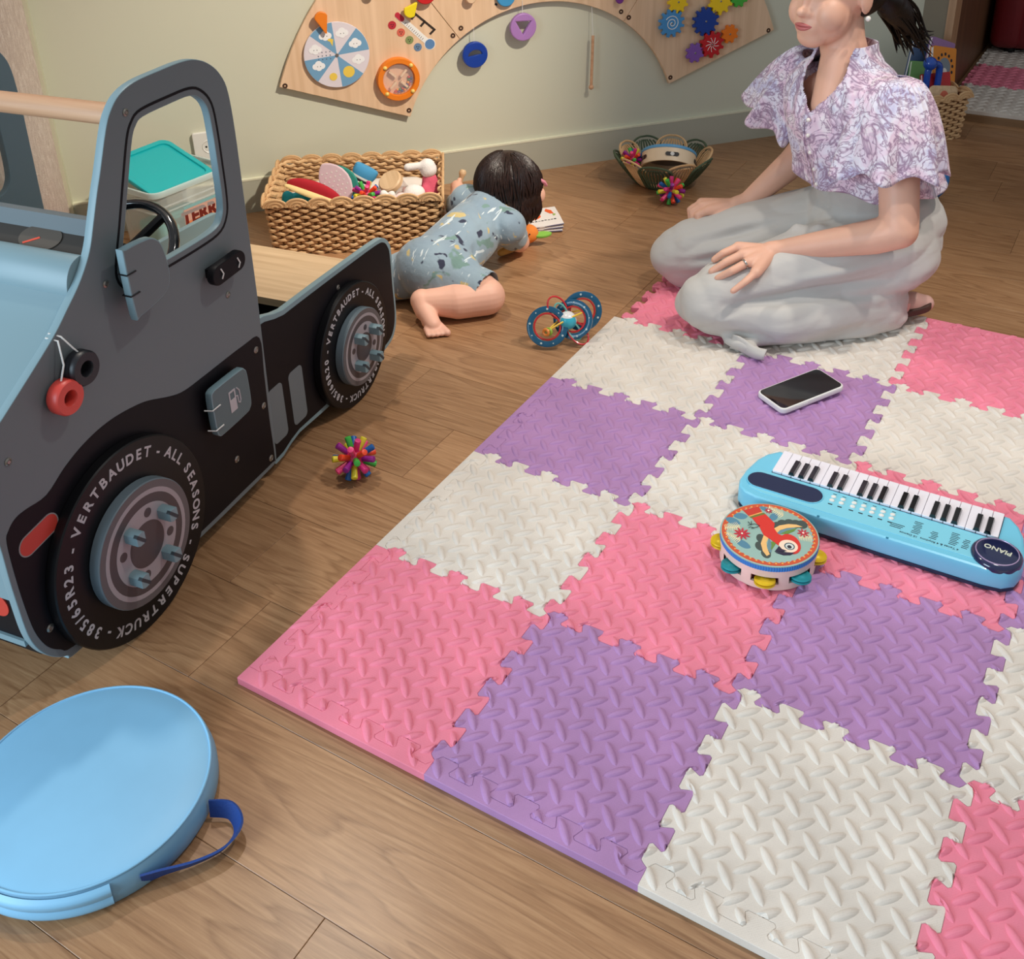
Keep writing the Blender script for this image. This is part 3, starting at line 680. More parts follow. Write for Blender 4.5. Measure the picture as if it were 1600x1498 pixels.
ms = [kprint('4 Tones & 4 Rhythms  10 Demos', .768, .6925, .0066)]
def dash(x, y, w_, h_): return prism([[(x - w_/2, y - h_/2), (x + w_/2, y - h_/2), (x + w_/2, y + h_/2), (x - w_/2, y + h_/2)]], .0392, .0397)
for i in range(7):
    x = .6085 + i*.0155 + (.003 if i > 1 else 0); ms += [dash(x, .7085, .007, .0022), dash(x, .7375, .006, .0010)]
for i, (x, n_, w_) in enumerate(((.715, 3, .022), (.745, 8, .013), (.772, 5, .011), (.801, 8, .013), (.819, 6, .010))):
    for q in range(n_): ms.append(dash(x + .001*(q % 3), .7005 + q*.0042, w_*(.8 + .2*((q*7 + i) % 3)/2), .0011))
tag(link('printed_legend', join_meshes('printed_legend', ms, m_ink), kb), kind='stuff')
Td = TR(.8655, .7075, .0385)
bd = MB().lathe([(.0375, -.004), (.0375, .003), (.0355, .0062), (.031, .0082), (.016, .0096), (1e-5, .0100)], 56, Td).build('badge', M('navy_gloss', (28, 36, 72), 0.15, coat=.6), kb)
MB().lathe([(.0300, .0083), (.0304, .0090), (.0316, .0088), (.0318, .0079)], 56, Td).build('badge_ring', M('pearl_ring', (178, 156, 190), 0.3, .3), bd)
link('badge_text', join_meshes('badge_text', [text_mesh('PIANO', .0135, Td @ TR(0, .003, .0098) @ Matrix.Rotation(pi - .12, 4, 'Z'), .0005, 'CENTER', .0003)], M('pearl_text', (206, 208, 190), 0.35)), bd)
for x in (.534, .549): MB().box((x, .6668, .018), (x + .007, .6676, .024)).build('side_socket', m_ink, kb, False)
for x in (.60, .71): MB().cyl(.0022, 0, .0008, 12, TR(x, .6705, .0375)).build('panel_screw', M('teal_dot', (30, 120, 150), 0.4), kb)

# ================================================================== tambourine with a parrot
ta = thing('tambourine', 'wooden tambourine with a red parrot on its skin and teal and yellow jingles', 'tambourine', (.5485, .5785, H + .0028), radians(30.8))
m_twood = M('pale_pink_wood', (232, 206, 192), 0.5, vary=.03, scale=30); m_tblue = M('blue_ribbed_band', (44, 132, 208), 0.5)
RT = .0752; HT = .0475
gaps = [radians(a - 30.8) for a in (-75, -30, 15, 60, 105, 150, 195, 240)]
def frame_skip(z0, z1, open_):
    def f(u, v):
        a = 2*pi*u
        return open_ and any(abs((a - g + pi) % (2*pi) - pi) < .27 for g in gaps)
    return f
for z0, z1, op in ((0, .010, 0), (.010, .0255, 1), (.0255, .036, 0)):
    pass
mbf = MB()
def shell(z0, z1, op):
    for ro, ri in ((RT, RT - .005),):
        mbf.grid(lambda u, v: (ro*cos(2*pi*u), ro*sin(2*pi*u), z0 + (z1 - z0)*v), 144, 2, cu=True, skip=frame_skip(0, 0, op))
        mbf.grid(lambda u, v: (ri*cos(2*pi*u), ri*sin(2*pi*u), z1 + (z0 - z1)*v), 144, 2, cu=True, skip=frame_skip(0, 0, op))
        for zz, sg in ((z0, 1), (z1, -1)): mbf.grid(lambda u, v: ((ri + (ro - ri)*v)*cos(2*pi*u), (ri + (ro - ri)*v)*sin(2*pi*u), zz), 144, 2, cu=True, skip=frame_skip(0, 0, op))
shell(0, .0115, 0); shell(.0115, .0245, 1); shell(.0245, .038, 0)
mbf.build('wooden_frame', m_twood, ta, True, True)
MB().grid(lambda u, v: ((RT + .0012 + .0005*(1 if int(u*240) % 2 else 0))*cos(2*pi*u), (RT + .0012 + .0005*(1 if int(u*240) % 2 else 0))*sin(2*pi*u), .0375 + .0085*v), 480, 2, cu=True).build('blue_band', m_tblue, ta, False)
sk = MB().lathe([(RT + .0014, .0455), (RT + .0012, HT - .0005), (RT - .0004, HT), (1e-5, HT)], 96).build('drum_skin', M('skin_sage', (150, 182, 172), 0.5), ta)
Ld = .0112
for i, a in enumerate(gaps):
    m_ = M('yellow_jingle', (234, 196, 30), 0.3, .2) if i % 2 == 0 else M('teal_jingle', (38, 152, 160), 0.3, .2)
    for z in (.0142, .0195):
        MB().lathe([(1e-5, .0012), (.006, .0015), (.0075, .0004), (.0150, .0004), (.0165, -.0012), (.0165, -.002), (.0150, -.0010), (1e-5, -.0008)], 32, TR((RT - .001)*cos(a), (RT - .001)*sin(a), z + .001) @ R3(.12*sin(a), -.12*cos(a)*0, 0)).build('jingle', m_, ta)
    MB().cyl(.0012, .0112, .0248, 8, TR((RT - .0026)*cos(a), (RT - .0026)*sin(a), 0)).build('jingle_pin', m_steel, ta)
# artwork: flat printed shapes, each laid a hair above the last
def ap(pts): return [((x - 815)/610*.0752, -(y - 545)/385*.0752) for x, y in pts]
lay = [0]
def art(name, polys, col, parent=sk):
    lay[0] += 1; z = HT + .00006*lay[0]
    ms_ = [prism([p], HT - .0002 - .00001*i_, z + .000018*(i_ % 3)) for i_, p in enumerate(polys)]
    return tag(link(name, join_meshes(name, ms_, M('print_%02x%02x%02x' % tuple(col), col, 0.5)), parent), kind='stuff')
ring_out = circle(0, 0, RT - .0008, 96); zig = [((RT - .0072 - .0022*(i % 2))*cos(2*pi*i/96), (RT - .0072 - .0022*(i % 2))*sin(2*pi*i/96)) for i in range(96)]
lay[0] += 1; link('border_print', join_meshes('border_print', [prism([ring_out, zig], HT - .0002, HT + .0001)], M('print_orange', (206, 84, 48), .5)), sk)
sc_ = [[((RT - .0062)*cos(2*pi*(i + .5)/44) + .0017*cos(2*pi*q/8), (RT - .0062)*sin(2*pi*(i + .5)/44) + .0017*sin(2*pi*q/8)) for q in range(8)] for i in range(44)]
art('border_dots', sc_, (238, 170, 80))
def leaf(cx, cy, L_, W_, an): return [(cx + L_*cos(t)*cos(an) - W_*sin(t)*abs(sin(t))**.4*sin(an), cy + L_*cos(t)*sin(an) + W_*sin(t)*abs(sin(t))**.4*cos(an)) for t in [2*pi*q/20 for q in range(20)]]
art('blue_leaves', [ap(leaf(*a)) for a in ((395, 375, 95, 45, .35), (515, 315, 90, 40, .05), (440, 660, 95, 45, .5), (940, 335, 75, 40, -.5), (850, 225, 50, 28, .4))], (84, 134, 158))
fe = []
for (bx, by, tx, ty, n_, w_) in ((270, 600, 470, 430, 0, 0),): pass
def fern(x0, y0, x1, y1, L_, n_=9):
    d = V((x1 - x0, y1 - y0)); u = d.normalized(); nn = V((-u.y, u.x)); out = []
    for i in range(n_):
        p = V((x0, y0)) + d*(i/n_); l = L_*(1 - .55*i/n_)
        for sg in (1, -1):
            e = p + u*l*.55 + nn*sg*l; out.append([tuple(p), tuple(p + u*13), tuple(e + u*3), tuple(e)] if sg > 0 else [tuple(p + u*13), tuple(p), tuple(e), tuple(e + u*3)])
    out.append([tuple(p_) for p_ in (V((x0, y0)) + nn*3, V((x0, y0)) - nn*3, V((x1, y1)) - nn*3, V((x1, y1)) + nn*3)])
    return out
art('cream_ferns', [ap(p) for p in fern(470, 455, 265, 455, 70) + fern(420, 620, 270, 520, 62) + fern(1075, 320, 920, 205, 62) + fern(1340, 600, 1170, 600, 60, 8)], (238, 220, 176))
def wingband(cx, cy, r0, r1, a0, a1, n_=16): return [(cx + r0*cos(radians(a0 + (a1-a0)*i/n_)), cy + r0*.78*sin(radians(a0 + (a1-a0)*i/n_))) for i in range(n_+1)] + [(cx + r1*cos(radians(a1 + (a0-a1)*i/n_)), cy + r1*.78*sin(radians(a1 + (a0-a1)*i/n_))) for i in range(n_+1)]
scal = [[(x + 72*cos(2*pi*q/16), y + 52*sin(2*pi*q/16)) for q in range(16)] for x, y in ((955, 450), (1030, 425), (1120, 420), (1200, 430), (1270, 440))] + [[(x + 60*cos(2*pi*q/16), y + 55*sin(2*pi*q/16)) for q in range(16)] for x, y in ((690, 600), (645, 690), (690, 780))]
art('dark_wing_feathers', [ap(p) for p in scal], (66, 78, 74))
art('cream_wing_bands', [ap([(880,520),(885,485),(980,445),(1100,430),(1200,440),(1270,470),(1190,472),(1060,480),(960,505),(900,545)]), ap([(735,560),(785,595),(740,650),(725,720),(735,790),(690,810),(660,750),(665,660)])], (240, 190, 120))
art('blue_wing_feathers', [ap([(910,545),(970,505),(1060,482),(1190,478),(1080,520),(960,550)]), ap([(785,600),(800,640),(790,720),(755,775),(735,760),(735,690)])], (104, 140, 152))
art('green_wing_feathers', [ap([(950,550),(1040,515),(1190,482),(1140,520),(1050,552)]), ap([(800,640),(870,650),(780,735),(765,735),(790,690)])], (104, 138, 62))
art('red_tail', [ap([(568,243),(790,196),(812,268),(622,318)])], (200, 56, 42))
art('tail_band', [ap([(622,318),(812,268),(815,280),(628,328)])], (236, 170, 92))
art('green_band', [ap([(628,328),(830,282),(850,304),(645,345)])], (112, 118, 48))
hd_ = [(1030 + 128*cos(2*pi*q/28), 675 + 120*sin(2*pi*q/28)) for q in range(28)]
art('red_body', [ap([(655,345),(846,300),(925,420),(895,480),(920,550),(1000,590),(960,680),(880,690),(800,610),(735,560),(715,460)]), ap(hd_)], (216, 50, 40))
art('cream_face', [ap([(1000 + 118*cos(2*pi*q/28)*(1 if cos(2*pi*q/28) < 0 else .98), 702 + 76*sin(2*pi*q/28)) for q in range(28)])], (246, 220, 196))
art('eye_grey', [ap([(1012 + 66*cos(2*pi*q/20), 705 + 44*sin(2*pi*q/20)) for q in range(20)])], (86, 104, 110))
art('eye_white', [ap([(1012 + 50*cos(2*pi*q/20), 706 + 33*sin(2*pi*q/20)) for q in range(20)])], (214, 220, 214))
art('eye_dark', [ap([(1008 + 28*cos(2*pi*q/16), 712 + 20*sin(2*pi*q/16)) for q in range(16)])], (40, 40, 52))
art('beak', [ap([(882,698),(805,762),(905,766),(960,758),(905,735)]), ap([(812,772),(920,772),(1050,782),(985,806),(900,806)])], (44, 34, 62))
fl_ = []
for (cx, cy, r_, n_) in ((465, 537, 108, 10), (900, 257, 52, 8), (1245, 548, 78, 8)):
    for q in range(n_):
        a = 2*pi*q/n_; fl_.append([(cx + r_*.18*cos(a - .5), cy + r_*.13*sin(a - .5)), (cx + r_*.7*cos(a - .17), cy + r_*.5*sin(a - .17)), (cx + r_*cos(a), cy + r_*.72*sin(a)), (cx + r_*.7*cos(a + .17), cy + r_*.5*sin(a + .17)), (cx + r_*.18*cos(a + .5), cy + r_*.13*sin(a + .5))])
art('red_flowers', [ap(p) for p in fl_], (200, 46, 64))
art('flower_hearts', [ap([(cx + 14*cos(2*pi*q/10), cy + 10*sin(2*pi*q/10)) for q in range(10)]) for cx, cy in ((465, 537), (900, 257), (1245, 548))], (250, 240, 220))
cl = MB()
for pts in ([(720, 450), (660, 425), (610, 435), (570, 440)], [(610, 435), (585, 395)], [(620, 430), (630, 390)], [(700, 462), (640, 475), (600, 462), (570, 470)], [(640, 475), (600, 478)]):
    cl.tube([(*p, HT + .0016) for p in ap(pts)], .0005, 5)
cl.build('claws', m_ink, sk)

# ================================================================== phone
ph = thing('phone', 'smartphone in a white case lying face up on the purple tile', 'phone', (.450, 1.071, H + .0030), radians(58.5))
Tp = R3(0, radians(-2.2), 0) @ TR(0, 0, .0042)
prism_obj('case', [rrect(-.080, -.0405, .080, .0405, .0125, 8)], 0, .0115, M('white_silicone', (222, 220, 216), 0.45), ph, Tp, .0028)
prism_obj('screen', [rrect(-.0765, -.037, .0765, .037, .0105, 8)], .0105, .0119, M('black_glass', (5, 5, 7), 0.06, coat=.5), ph, Tp)
for x0, x1 in ((-.043, -.032), (-.028, -.018)): MB().box((x0, -.0412, .004), (x1, -.0400, .008), Tp).build('side_button', M('white_silicone', (222, 220, 216), 0.45), ph, False)
prism_obj('camera_bump', [rrect(.042, -.004, .074, .034, .008)], -.0034, .0004, M('white_silicone', (222, 220, 216), 0.45), ph, Tp, .001)

# ================================================================== ring rattle
ra = thing('ring_rattle', 'baby rattle of blue starry rings with red and teal loops around a ball', 'rattle', (-.0745, 1.062, 0), radians(30.8))
m_rb = M('petrol_plastic', (12, 84, 118), 0.25, coat=.3); m_rr = M('red_plastic', (208, 42, 50), 0.25, coat=.3); m_rt = M('mint_plastic', (110, 184, 170), 0.3); m_ry = M('yellow_plastic', (238, 196, 62), 0.35); m_ro = M('orange_plastic', (240, 146, 66), 0.35)
def ring_at(c, R_, r_, t_, rot, nm, m_):
    T = TR(*c) @ rot
    o = MB().lathe([(r_, -t_), (r_ + .001, -t_ - .0006), (R_ - .001, -t_ - .0006), (R_, -t_), (R_, t_), (R_ - .001, t_ + .0006), (r_ + .001, t_ + .0006), (r_, t_)], 48, T, 0, True).build(nm, m_, ra)
    return o, T
m_dot = M('pale_star', (190, 206, 204), 0.4)
for (c, R_, rot) in (((-.043, -.012, .0475), .0455, R3(radians(62), 0, radians(-6))), ((.036, .022, .066), .0445, R3(radians(70), 0, radians(12))), ((.014, .0, .058), .0445, R3(radians(60), radians(35), radians(-38)))):
    o, T = ring_at(c, R_, R_ - .0135, .0026, rot, 'blue_ring', m_rb)
    for q in range(9):
        a = 2*pi*q/9 + .2
        MB().cyl(.0016 if q % 2 else .0024, -.0034, .0036, 6 if q % 2 else 10, T @ TR((R_ - .0065)*cos(a), (R_ - .0065)*sin(a), 0)).build('star_dot', m_dot, o)
    o2 = MB().lathe([(R_ - .0165 + .0021*cos(2*pi*q/8), .0021*sin(2*pi*q/8)) for q in range(8)], 44, T, 0, True).build('inner_red_ring', m_rr, o)
ball = MB().sph((.002, 0, .056), .0205, 24, 16).build('rattle_ball', M('white_gloss', (232, 232, 230), 0.2), ra)
MB().grid(lambda u, v: (.002 + .0212*cos(v*1.5 - .85)*cos(-2.5 + 2.0*u), .0212*cos(v*1.5 - .85)*sin(-2.5 + 2.0*u), .056 + .0212*sin(v*1.5 - .85)), 18, 12).build('ball_panel', M('aqua_panel', (62, 180, 202), 0.2), ball)
def loop(c, rx, rz, rot, m_, nm, r_=.0021):
    T = TR(*c) @ rot; MB().tube([(rx*cos(2*pi*q/36), rz*sin(2*pi*q/36), 0) for q in range(36)], r_, 8, T, closed=True).build(nm, m_, ra)
loop((-.020, .008, .083), .019, .028, R3(radians(75), 0, radians(8)) @ R3(0, 0, radians(28)), m_rr, 'red_loop')
loop((-.012, .004, .075), .012, .021, R3(radians(75), 0, radians(6)) @ R3(0, 0, radians(25)), m_rt, 'mint_loop')
loop((.024, -.012, .0305), .018, .030, R3(radians(55), 0, radians(5)) @ R3(0, 0, radians(35)), m_rr, 'red_loop')
loop((.016, -.010, .0345), .012, .022, R3(radians(55), 0, radians(5)) @ R3(0, 0, radians(30)), m_rt, 'mint_loop')
MB().tube([(-.046, -.026, .042), (-.02, -.020, .056), (.012, -.010, .069), (.046, .006, .076)], .0021, 8).build('yellow_rod', m_ry, ra)
MB().tube([(-.046, -.022, .040), (.0, .02, .062), (.050, .012, .078)], .0019, 8).build('yellow_rod', m_ry, ra)
for x, m_ in ((-.0465, m_ro), (-.040, M('lime_plastic', (150, 190, 60), 0.35))):
    MB().lathe([(.0065 + .0032*cos(2*pi*q/8), .0028*sin(2*pi*q/8)) for q in range(8)], 24, TR(x, -.026 + (x + .0465)*.5, .041) @ R3(radians(80), 0, radians(-35)), 0, True).build('bead_ring', m_, ra)

# ================================================================== spiky balls
spike_cols = [(214, 46, 120), (236, 72, 36), (226, 210, 52), (64, 176, 66), (20, 92, 164), (142, 24, 132), (240, 70, 130)]
spike_me = []
for c in spike_cols:
    mm = M('silicone_%02x%02x%02x' % c, c, 0.4); spike_me.append(MB().lathe([(.0052, .0), (.0062, .0235), (.0058, .0252), (.0046, .0258), (1e-5, .0258)], 10).mesh('bristle', mm))
core_me = MB().sph((0, 0, 0), .0185, 16, 10).mesh('core', M('magenta_core', (200, 30, 90), 0.45))
dirs = []
for i in range(32):
    z = 1 - 2*(i + .5)/32; a = i*2.39996; dirs.append(V((sqrt(1 - z*z)*cos(a), sqrt(1 - z*z)*sin(a), z)))
def spiky(loc, label, rot, sc=1.0):
    t = thing('spiky_ball', label, 'toy ball', loc, rot, 'rainbow bristle balls'); t.scale = (sc, sc, sc)
    link('core', core_me, t)
    for i, d in enumerate(dirs):
        b = link('bristle', spike_me[(i*3 + i//7) % 7], t, tuple(d*.0155)); b.rotation_euler = d.to_track_quat('Z', 'Y').to_euler()
    return t
spiky((-.181, .445, .0405), 'rainbow bristle ball on the floor between the truck and the mat', .4)
spiky((-.191, 1.914, .0405), 'rainbow bristle ball on the floor in front of the petal basket', 1.9)

# ================================================================== storage tub behind the truck
tu = thing('storage_tub', 'clear plastic tub with a teal lid and a TERRA label behind the truck', 'tub')
e1 = (WD * .805 + WN * -.593).normalized(); tu.matrix_world = Matrix.Translation(wall_pt(-1.163, .315, 0)) @ Matrix.Rotation(atan2(e1.y, e1.x), 4, 'Z')
def clear_plastic():
    k = N('clear_tub_plastic'); b = k.b; b.inputs['Base Color'].default_value = (.86, .95, .95, 1); b.inputs['Roughness'].default_value = .18; b.inputs['Alpha'].default_value = .30; return k.m
m_clear = clear_plastic(); m_teal = M('teal_plastic', (20, 172, 178), 0.35)
def tub_fn(ins): 
    def f(u, v):
        p = rrect(0, 0, .25, .175, .025, 4); m_ = len(p); i = int(round(u*m_)) % m_; x, y = p[i]
        k = .90 + .10*v - ins; return (.125 + (x - .125)*k, .0875 + (y - .0875)*k, .004 + .206*v + .0)
    return f
MB().grid(tub_fn(0), 20, 2, cu=True).build('tub_wall', m_clear, tu)
prism_obj('tub_base', [[(.0125 + x*.9, .00875 + y*.9) for x, y in rrect(0, 0, .25, .175, .025, 4)]], .001, .005, m_clear, tu)
ro = rrect(-.006, -.006, .256, .181, .03, 5); ri = rrect(.001, .001, .249, .174, .025, 5)
prism_obj('tub_rim', [ro, ri], .196, .212, M('tub_rim_plastic', (214, 232, 230), 0.25, alpha=.62), tu, None, .002)
for z in (.15, .165): prism_obj('tub_rib', [[(.125 + (x - .125)*.985, .0875 + (y - .0875)*.985) for x, y in rrect(0, 0, .25, .175, .025, 5)], [(.125 + (x - .125)*.965, .0875 + (y - .0875)*.965) for x, y in rrect(0, 0, .25, .175, .025, 5)]], z, z + .004, m_clear, tu)
ldT = TR(.012, .012, .186) @ R3(radians(21), radians(0), radians(4))
ld = prism_obj('lid', [rrect(0, 0, .205, .185, .024, 6)], 0, .010, m_teal, tu, ldT, .003)
prism_obj('lid_rim', [rrect(-.003, -.003, .208, .188, .027, 6), rrect(.012, .012, .193, .173, .018, 6)], .006, .015, m_teal, ld, ldT, .0025)
prism_obj('tub_contents', [rrect(.03, .03, .20, .14, .02, 5)], .01, .10, M('teal_toys', (64, 168, 166), 0.6), tu, None, .01)
lb = MB().box((.085, -.0015, .085), (.255, .0005, .138), TR(0, .006, 0)).build('label_card', M('orange_label', (222, 138, 92), 0.6), tu, False)
MB().box((.085, -.0022, .138), (.255, .0003, .146), TR(0, .006, 0)).build('label_band', m_teal, lb, False)
link('label_text', join_meshes('label_text', [text_mesh('TERRA', .050, TR(.15, .0040, .111) @ UP, .0003, 'CENTER', .0022)], M('label_ink', (112, 30, 18), 0.6)), lb)
# ================================================================== activity board on the wall
bo = thing('activity_board', 'arched plywood activity board with gears and dials on the sage wall', 'activity board'); bo.matrix_world = T_wall
m_ply = wood('board_birch', (222, 186, 150), (236, 202, 168), .8, 2); CZ = .076; RI, RO = .448, .837; BY = -.008
def board_seg(a0, a1):
    n = 28; p = [(RO*cos(radians(a0 + (a1-a0)*i/n)), CZ + RO*sin(radians(a0 + (a1-a0)*i/n))) for i in range(n+1)] + [(RI*cos(radians(a1 + (a0-a1)*i/n)), CZ + RI*sin(radians(a1 + (a0-a1)*i/n))) for i in range(n+1)]
    return p
TB = UP @ TR(0, 0, -BY - .0)      # drawing z = distance in front of the board's face plane (y = BY)
segs = []
for a0, a1 in ((125.35, 160), (54.65, 125.2), (20, 54.5)):
    segs.append(prism_obj('board_panel', [board_seg(a0, a1)], -.016, 0, m_ply, bo, TB, .0012))
m_hole = M('board_hole', (70, 44, 28), .7)
for s_, z_ in ((-.772, .364), (-.424, .249), (-.279, .454), (-.254, .473), (.250, .472), (.276, .452), (.424, .249), (.766, .363)):
    MB().lathe([(.0075, .0), (.0072, .0009), (.0045, .0006), (1e-5, -.0005)], 16, TB @ TR(s_, z_, 0)).build('fixing', m_hole, bo)
# weather wheel
Wc = (-.620, .437); TW = TB @ TR(*Wc, 0)
ww = MB().cyl(.0925, .004, .010, 64, TW, 0, .001).build('weather_wheel', M('print_pale', (226, 218, 226), .45), bo)
for q in range(4):
    a0 = radians(4 + 90*q); sec = [(0, 0)] + [(.0918*cos(a0 + radians(45)*i/10), .0918*sin(a0 + radians(45)*i/10)) for i in range(11)]
    prism_obj('blue_sector', [sec], .0098, .0103, M('print_sky', (116, 164, 200), .45), ww, TW)
def cloud(cx, cy, s_, par, T, col=(244, 244, 246)):
    ms_ = [prism([circle(cx + dx*s_, cy + dy*s_, r*s_, 14)], .0102, .0106 + .00005*i, 0, T) for i, (dx, dy, r) in enumerate(((-.010, 0, .009), (0, .006, .011), (.010, .001, .009), (0, -.003, .010)))]
    tag(link('cloud_print', join_meshes('cloud_print', ms_, M('print_cloud', col, .5)), par), kind='stuff')
    e = [prism([circle(cx + dx*s_, cy, .0013*s_, 8)], .0104, .0110, 0, T) for dx in (-.004, .005)]
    tag(link('face_print', join_meshes('face_print', e, m_ink), par), kind='stuff')
for q, r_ in ((0, .060), (1, .062), (2, .062), (3, .062), (4, .060), (7, .062)):
    a = radians(26.5 + 45*q); cloud(r_*cos(a), r_*sin(a), .95, ww, TW)
a = radians(-60); prism_obj('sun_print', [circle(.058*cos(a), .058*sin(a), .0165, 20)], .0102, .0107, M('print_sun', (238, 204, 84), .5), ww, TW)
a = radians(-105); prism_obj('sun_print', [circle(.062*cos(a), .062*sin(a), .011, 20)], .0102, .0108, M('print_sun', (238, 204, 84), .5), ww, TW)
dr = []
for q in range(12): dr.append(prism([circle(-.058 + .011*(q % 4) + .006, .012 - .010*(q//4), .0018, 6)], .0102, .0106, 0, TW))
tag(link('rain_print', join_meshes('rain_print', dr, M('print_rain', (90, 100, 120), .5)), ww), kind='stuff')
prism_obj('lightning_print', [[(-.022,.06),(-.014,.062),(-.012,.046),(-.006,.046),(-.010,.026),(-.016,.040),(-.022,.042)]], .0102, .0106, M('print_sun', (238, 204, 84), .5), ww, TW)
MB().cyl(.005, .010, .013, 14, TW, 0, .001).build('pivot', m_steel, ww)
def drop(cx, cy, r, L_, an): 
    pts = [(r*cos(t), r*sin(t)) for t in [radians(10 + 160*i/14) for i in range(15)]] + [(-r*.62, -L_*.35), (-r*.12, -L_), (r*.12, -L_), (r*.62, -L_*.35)]
    return [(cx + x*cos(an) - y*sin(an), cy + x*sin(an) + y*cos(an)) for x, y in pts]
pt = prism_obj('orange_pointer', [drop(-.655, .545, .0185, .043, .22)], .016, .026, M('orange_paint', (238, 130, 30), .35), bo, TB, .002)
MB().cyl(.006, 0, .017, 12, TB @ TR(-.655, .545, 0)).build('peg', m_ply, pt)
# ball maze ring
Rc = (-.4515, .3495); TRg = TB @ TR(*Rc, 0)
mz = MB().lathe([(.046, .0), (.046, .020), (.0475, .022), (.0605, .022), (.062, .020), (.062, 0)], 56, TRg).build('orange_ring', M('orange_paint', (238, 130, 30), .35), bo)
MB().cyl(.046, .002, .005, 40, TRg).build('maze_base', M('pale_maze', (222, 178, 148), .5), mz)
for q in range(4):
    a = radians(45 + 90*q); Tq = TRg @ Matrix.Rotation(a, 4, 'Z')
    MB().box((.010, -.003, .004), (.036, .003, .017), Tq).build('maze_fin', m_ply, mz, False)
    MB().sph((0, 0, 0), .0065, 14, 10, TRg @ TR(.0535*cos(a), .0535*sin(a), .021)).build('brass_cap', M('pale_yellow_bead', (240, 206, 110), .35), mz)
for q in range(16):
    a = radians(-105 + 7.2*q); r_ = .038 - .006*(q % 2)
    MB().sph((r_*cos(a), r_*sin(a), .009), .0042, 8, 6, TRg).build('maze_bead', M('bead_%d' % (q % 5), [(196, 44, 44), (60, 120, 70), (236, 150, 60), (56, 60, 120), (120, 60, 130)][(q*2 + q//5) % 5], .4), mz)
MB().cyl(.044, .0175, .0180, 40, TRg).build('maze_window', M('clear_window', (250, 250, 250), .05, alpha=.08), mz)
# thermometer
th0, th1 = V((-.436, .527)), V((-.349, .437)); du = (th1 - th0).normalized(); an = atan2(du.y, du.x); TT = TB @ TR(th0.x, th0.y, 0) @ Matrix.Rotation(an, 4, 'Z'); Lt = (th1 - th0).length
pm_ = prism_obj('thermometer_print', [stadium(0, Lt*.9, 0, .0085)], .0, .0008, M('print_white', (240, 238, 234), .5), bo, TB @ TR(th0.x, th0.y, 0) @ Matrix.Rotation(an, 4, 'Z'))
prism_obj('bulb_rim', [circle(Lt, 0, .0165, 24)], 0, .0007, M('print_white', (240, 238, 234), .5), pm_, TT)
prism_obj('blue_bulb', [circle(Lt, 0, .0145, 24)], .0007, .0012, M('print_blue', (92, 134, 182), .5), pm_, TT)
prism_obj('red_top', [stadium(-.002, .014, 0, .0078)], .0006, .0012, M('print_red', (190, 40, 62), .5), pm_, TT)
tag(link('scale_marks', join_meshes('scale_marks', [prism([[(x, -.006), (x + .0012, -.006), (x + .0012, .001), (x, .001)]], .0006, .0011, 0, TT) for x in [.03 + .0068*i for i in range(11)]], m_ink), pm_), kind='stuff')
tr_ = MB()
for p, q in (((-.400, .540), (-.333, .477)), ((-.333, .477), (-.345, .467)), ((-.360, .503), (-.371, .492)), ((-.385, .526), (-.396, .515))):
    a, b = V(p), V(q); d = (b - a).normalized(); n_ = V((-d.y, d.x))*.0033; tr_.add([(*(a + n_ - d*.003), .0005), (*(a - n_ - d*.003), .0005), (*(b - n_ + d*.003), .0005), (*(b + n_ + d*.003), .0005)], [(0, 1, 2, 3)], TB)
tr_.build('slider_groove', M('groove_dark', (48, 34, 26), .7), bo, False)
yk = prism_obj('yellow_slider', [drop(-.404, .540, .0185, .030, 2.4)], .012, .022, M('yellow_paint', (240, 216, 30), .35), bo, TB, .002)
MB().cyl(.006, 0, .013, 12, TB @ TR(-.404, .540, 0)).build('peg', m_ply, yk)
for (s_, z_), c in zip(((-.455, .502), (-.431, .479), (-.408, .455), (-.385, .432)), ((184, 40, 54), (212, 100, 80), (132, 146, 92), (104, 132, 164))):
    p_ = prism_obj('face_spot', [circle(s_, z_, .0118, 20)], 0, .0009, M('spot_%d' % c[0], c, .5), bo, TB)
    tag(link('spot_face', join_meshes('spot_face', [prism([circle(s_ + dx, z_ + dz, .0016, 8)], .0008, .0012, 0, TB) for dx, dz in ((-.003, .002), (.003, .001), (0, -.004))], m_ink), p_), kind='stuff')
# knobs on the upper part
def knob(nm, s_, z_, r, h, col, T=TB):
    o = MB().cyl(r, h, h + .010, 32, T @ TR(s_, z_, 0), 0, .002).build(nm, col, bo); MB().cyl(r*.3, 0, h, 10, T @ TR(s_, z_, 0)).build('peg', m_ply, o); return o
knob('red_knob', -.358, .585, .030, .014, M('red_paint', (200, 30, 34), .35)); knob('wood_knob', -.225, .560, .016, .012, m_ply); knob('grey_knob', -.512, .600, .014, .012, M('grey_knob', (120, 112, 104), .5))
bd_ = knob('blue_dial', -.118, .552, .028, .004, M('sky_paint', (66, 152, 206), .35)); prism_obj('dial_window', [[(-.134,.548),(-.100,.548),(-.100,.556),(-.134,.556)]], .0138, .0146, M('print_white', (240, 238, 234), .5), bd_, TB)
knob('purple_knob', .238, .512, .012, .010, M('violet_paint', (120, 52, 140), .35))
prism_obj('printed_word', [[(-.150,.530),(-.143,.526),(-.141,.532),(-.148,.536)]], 0, .0005, m_ink, bo, TB)
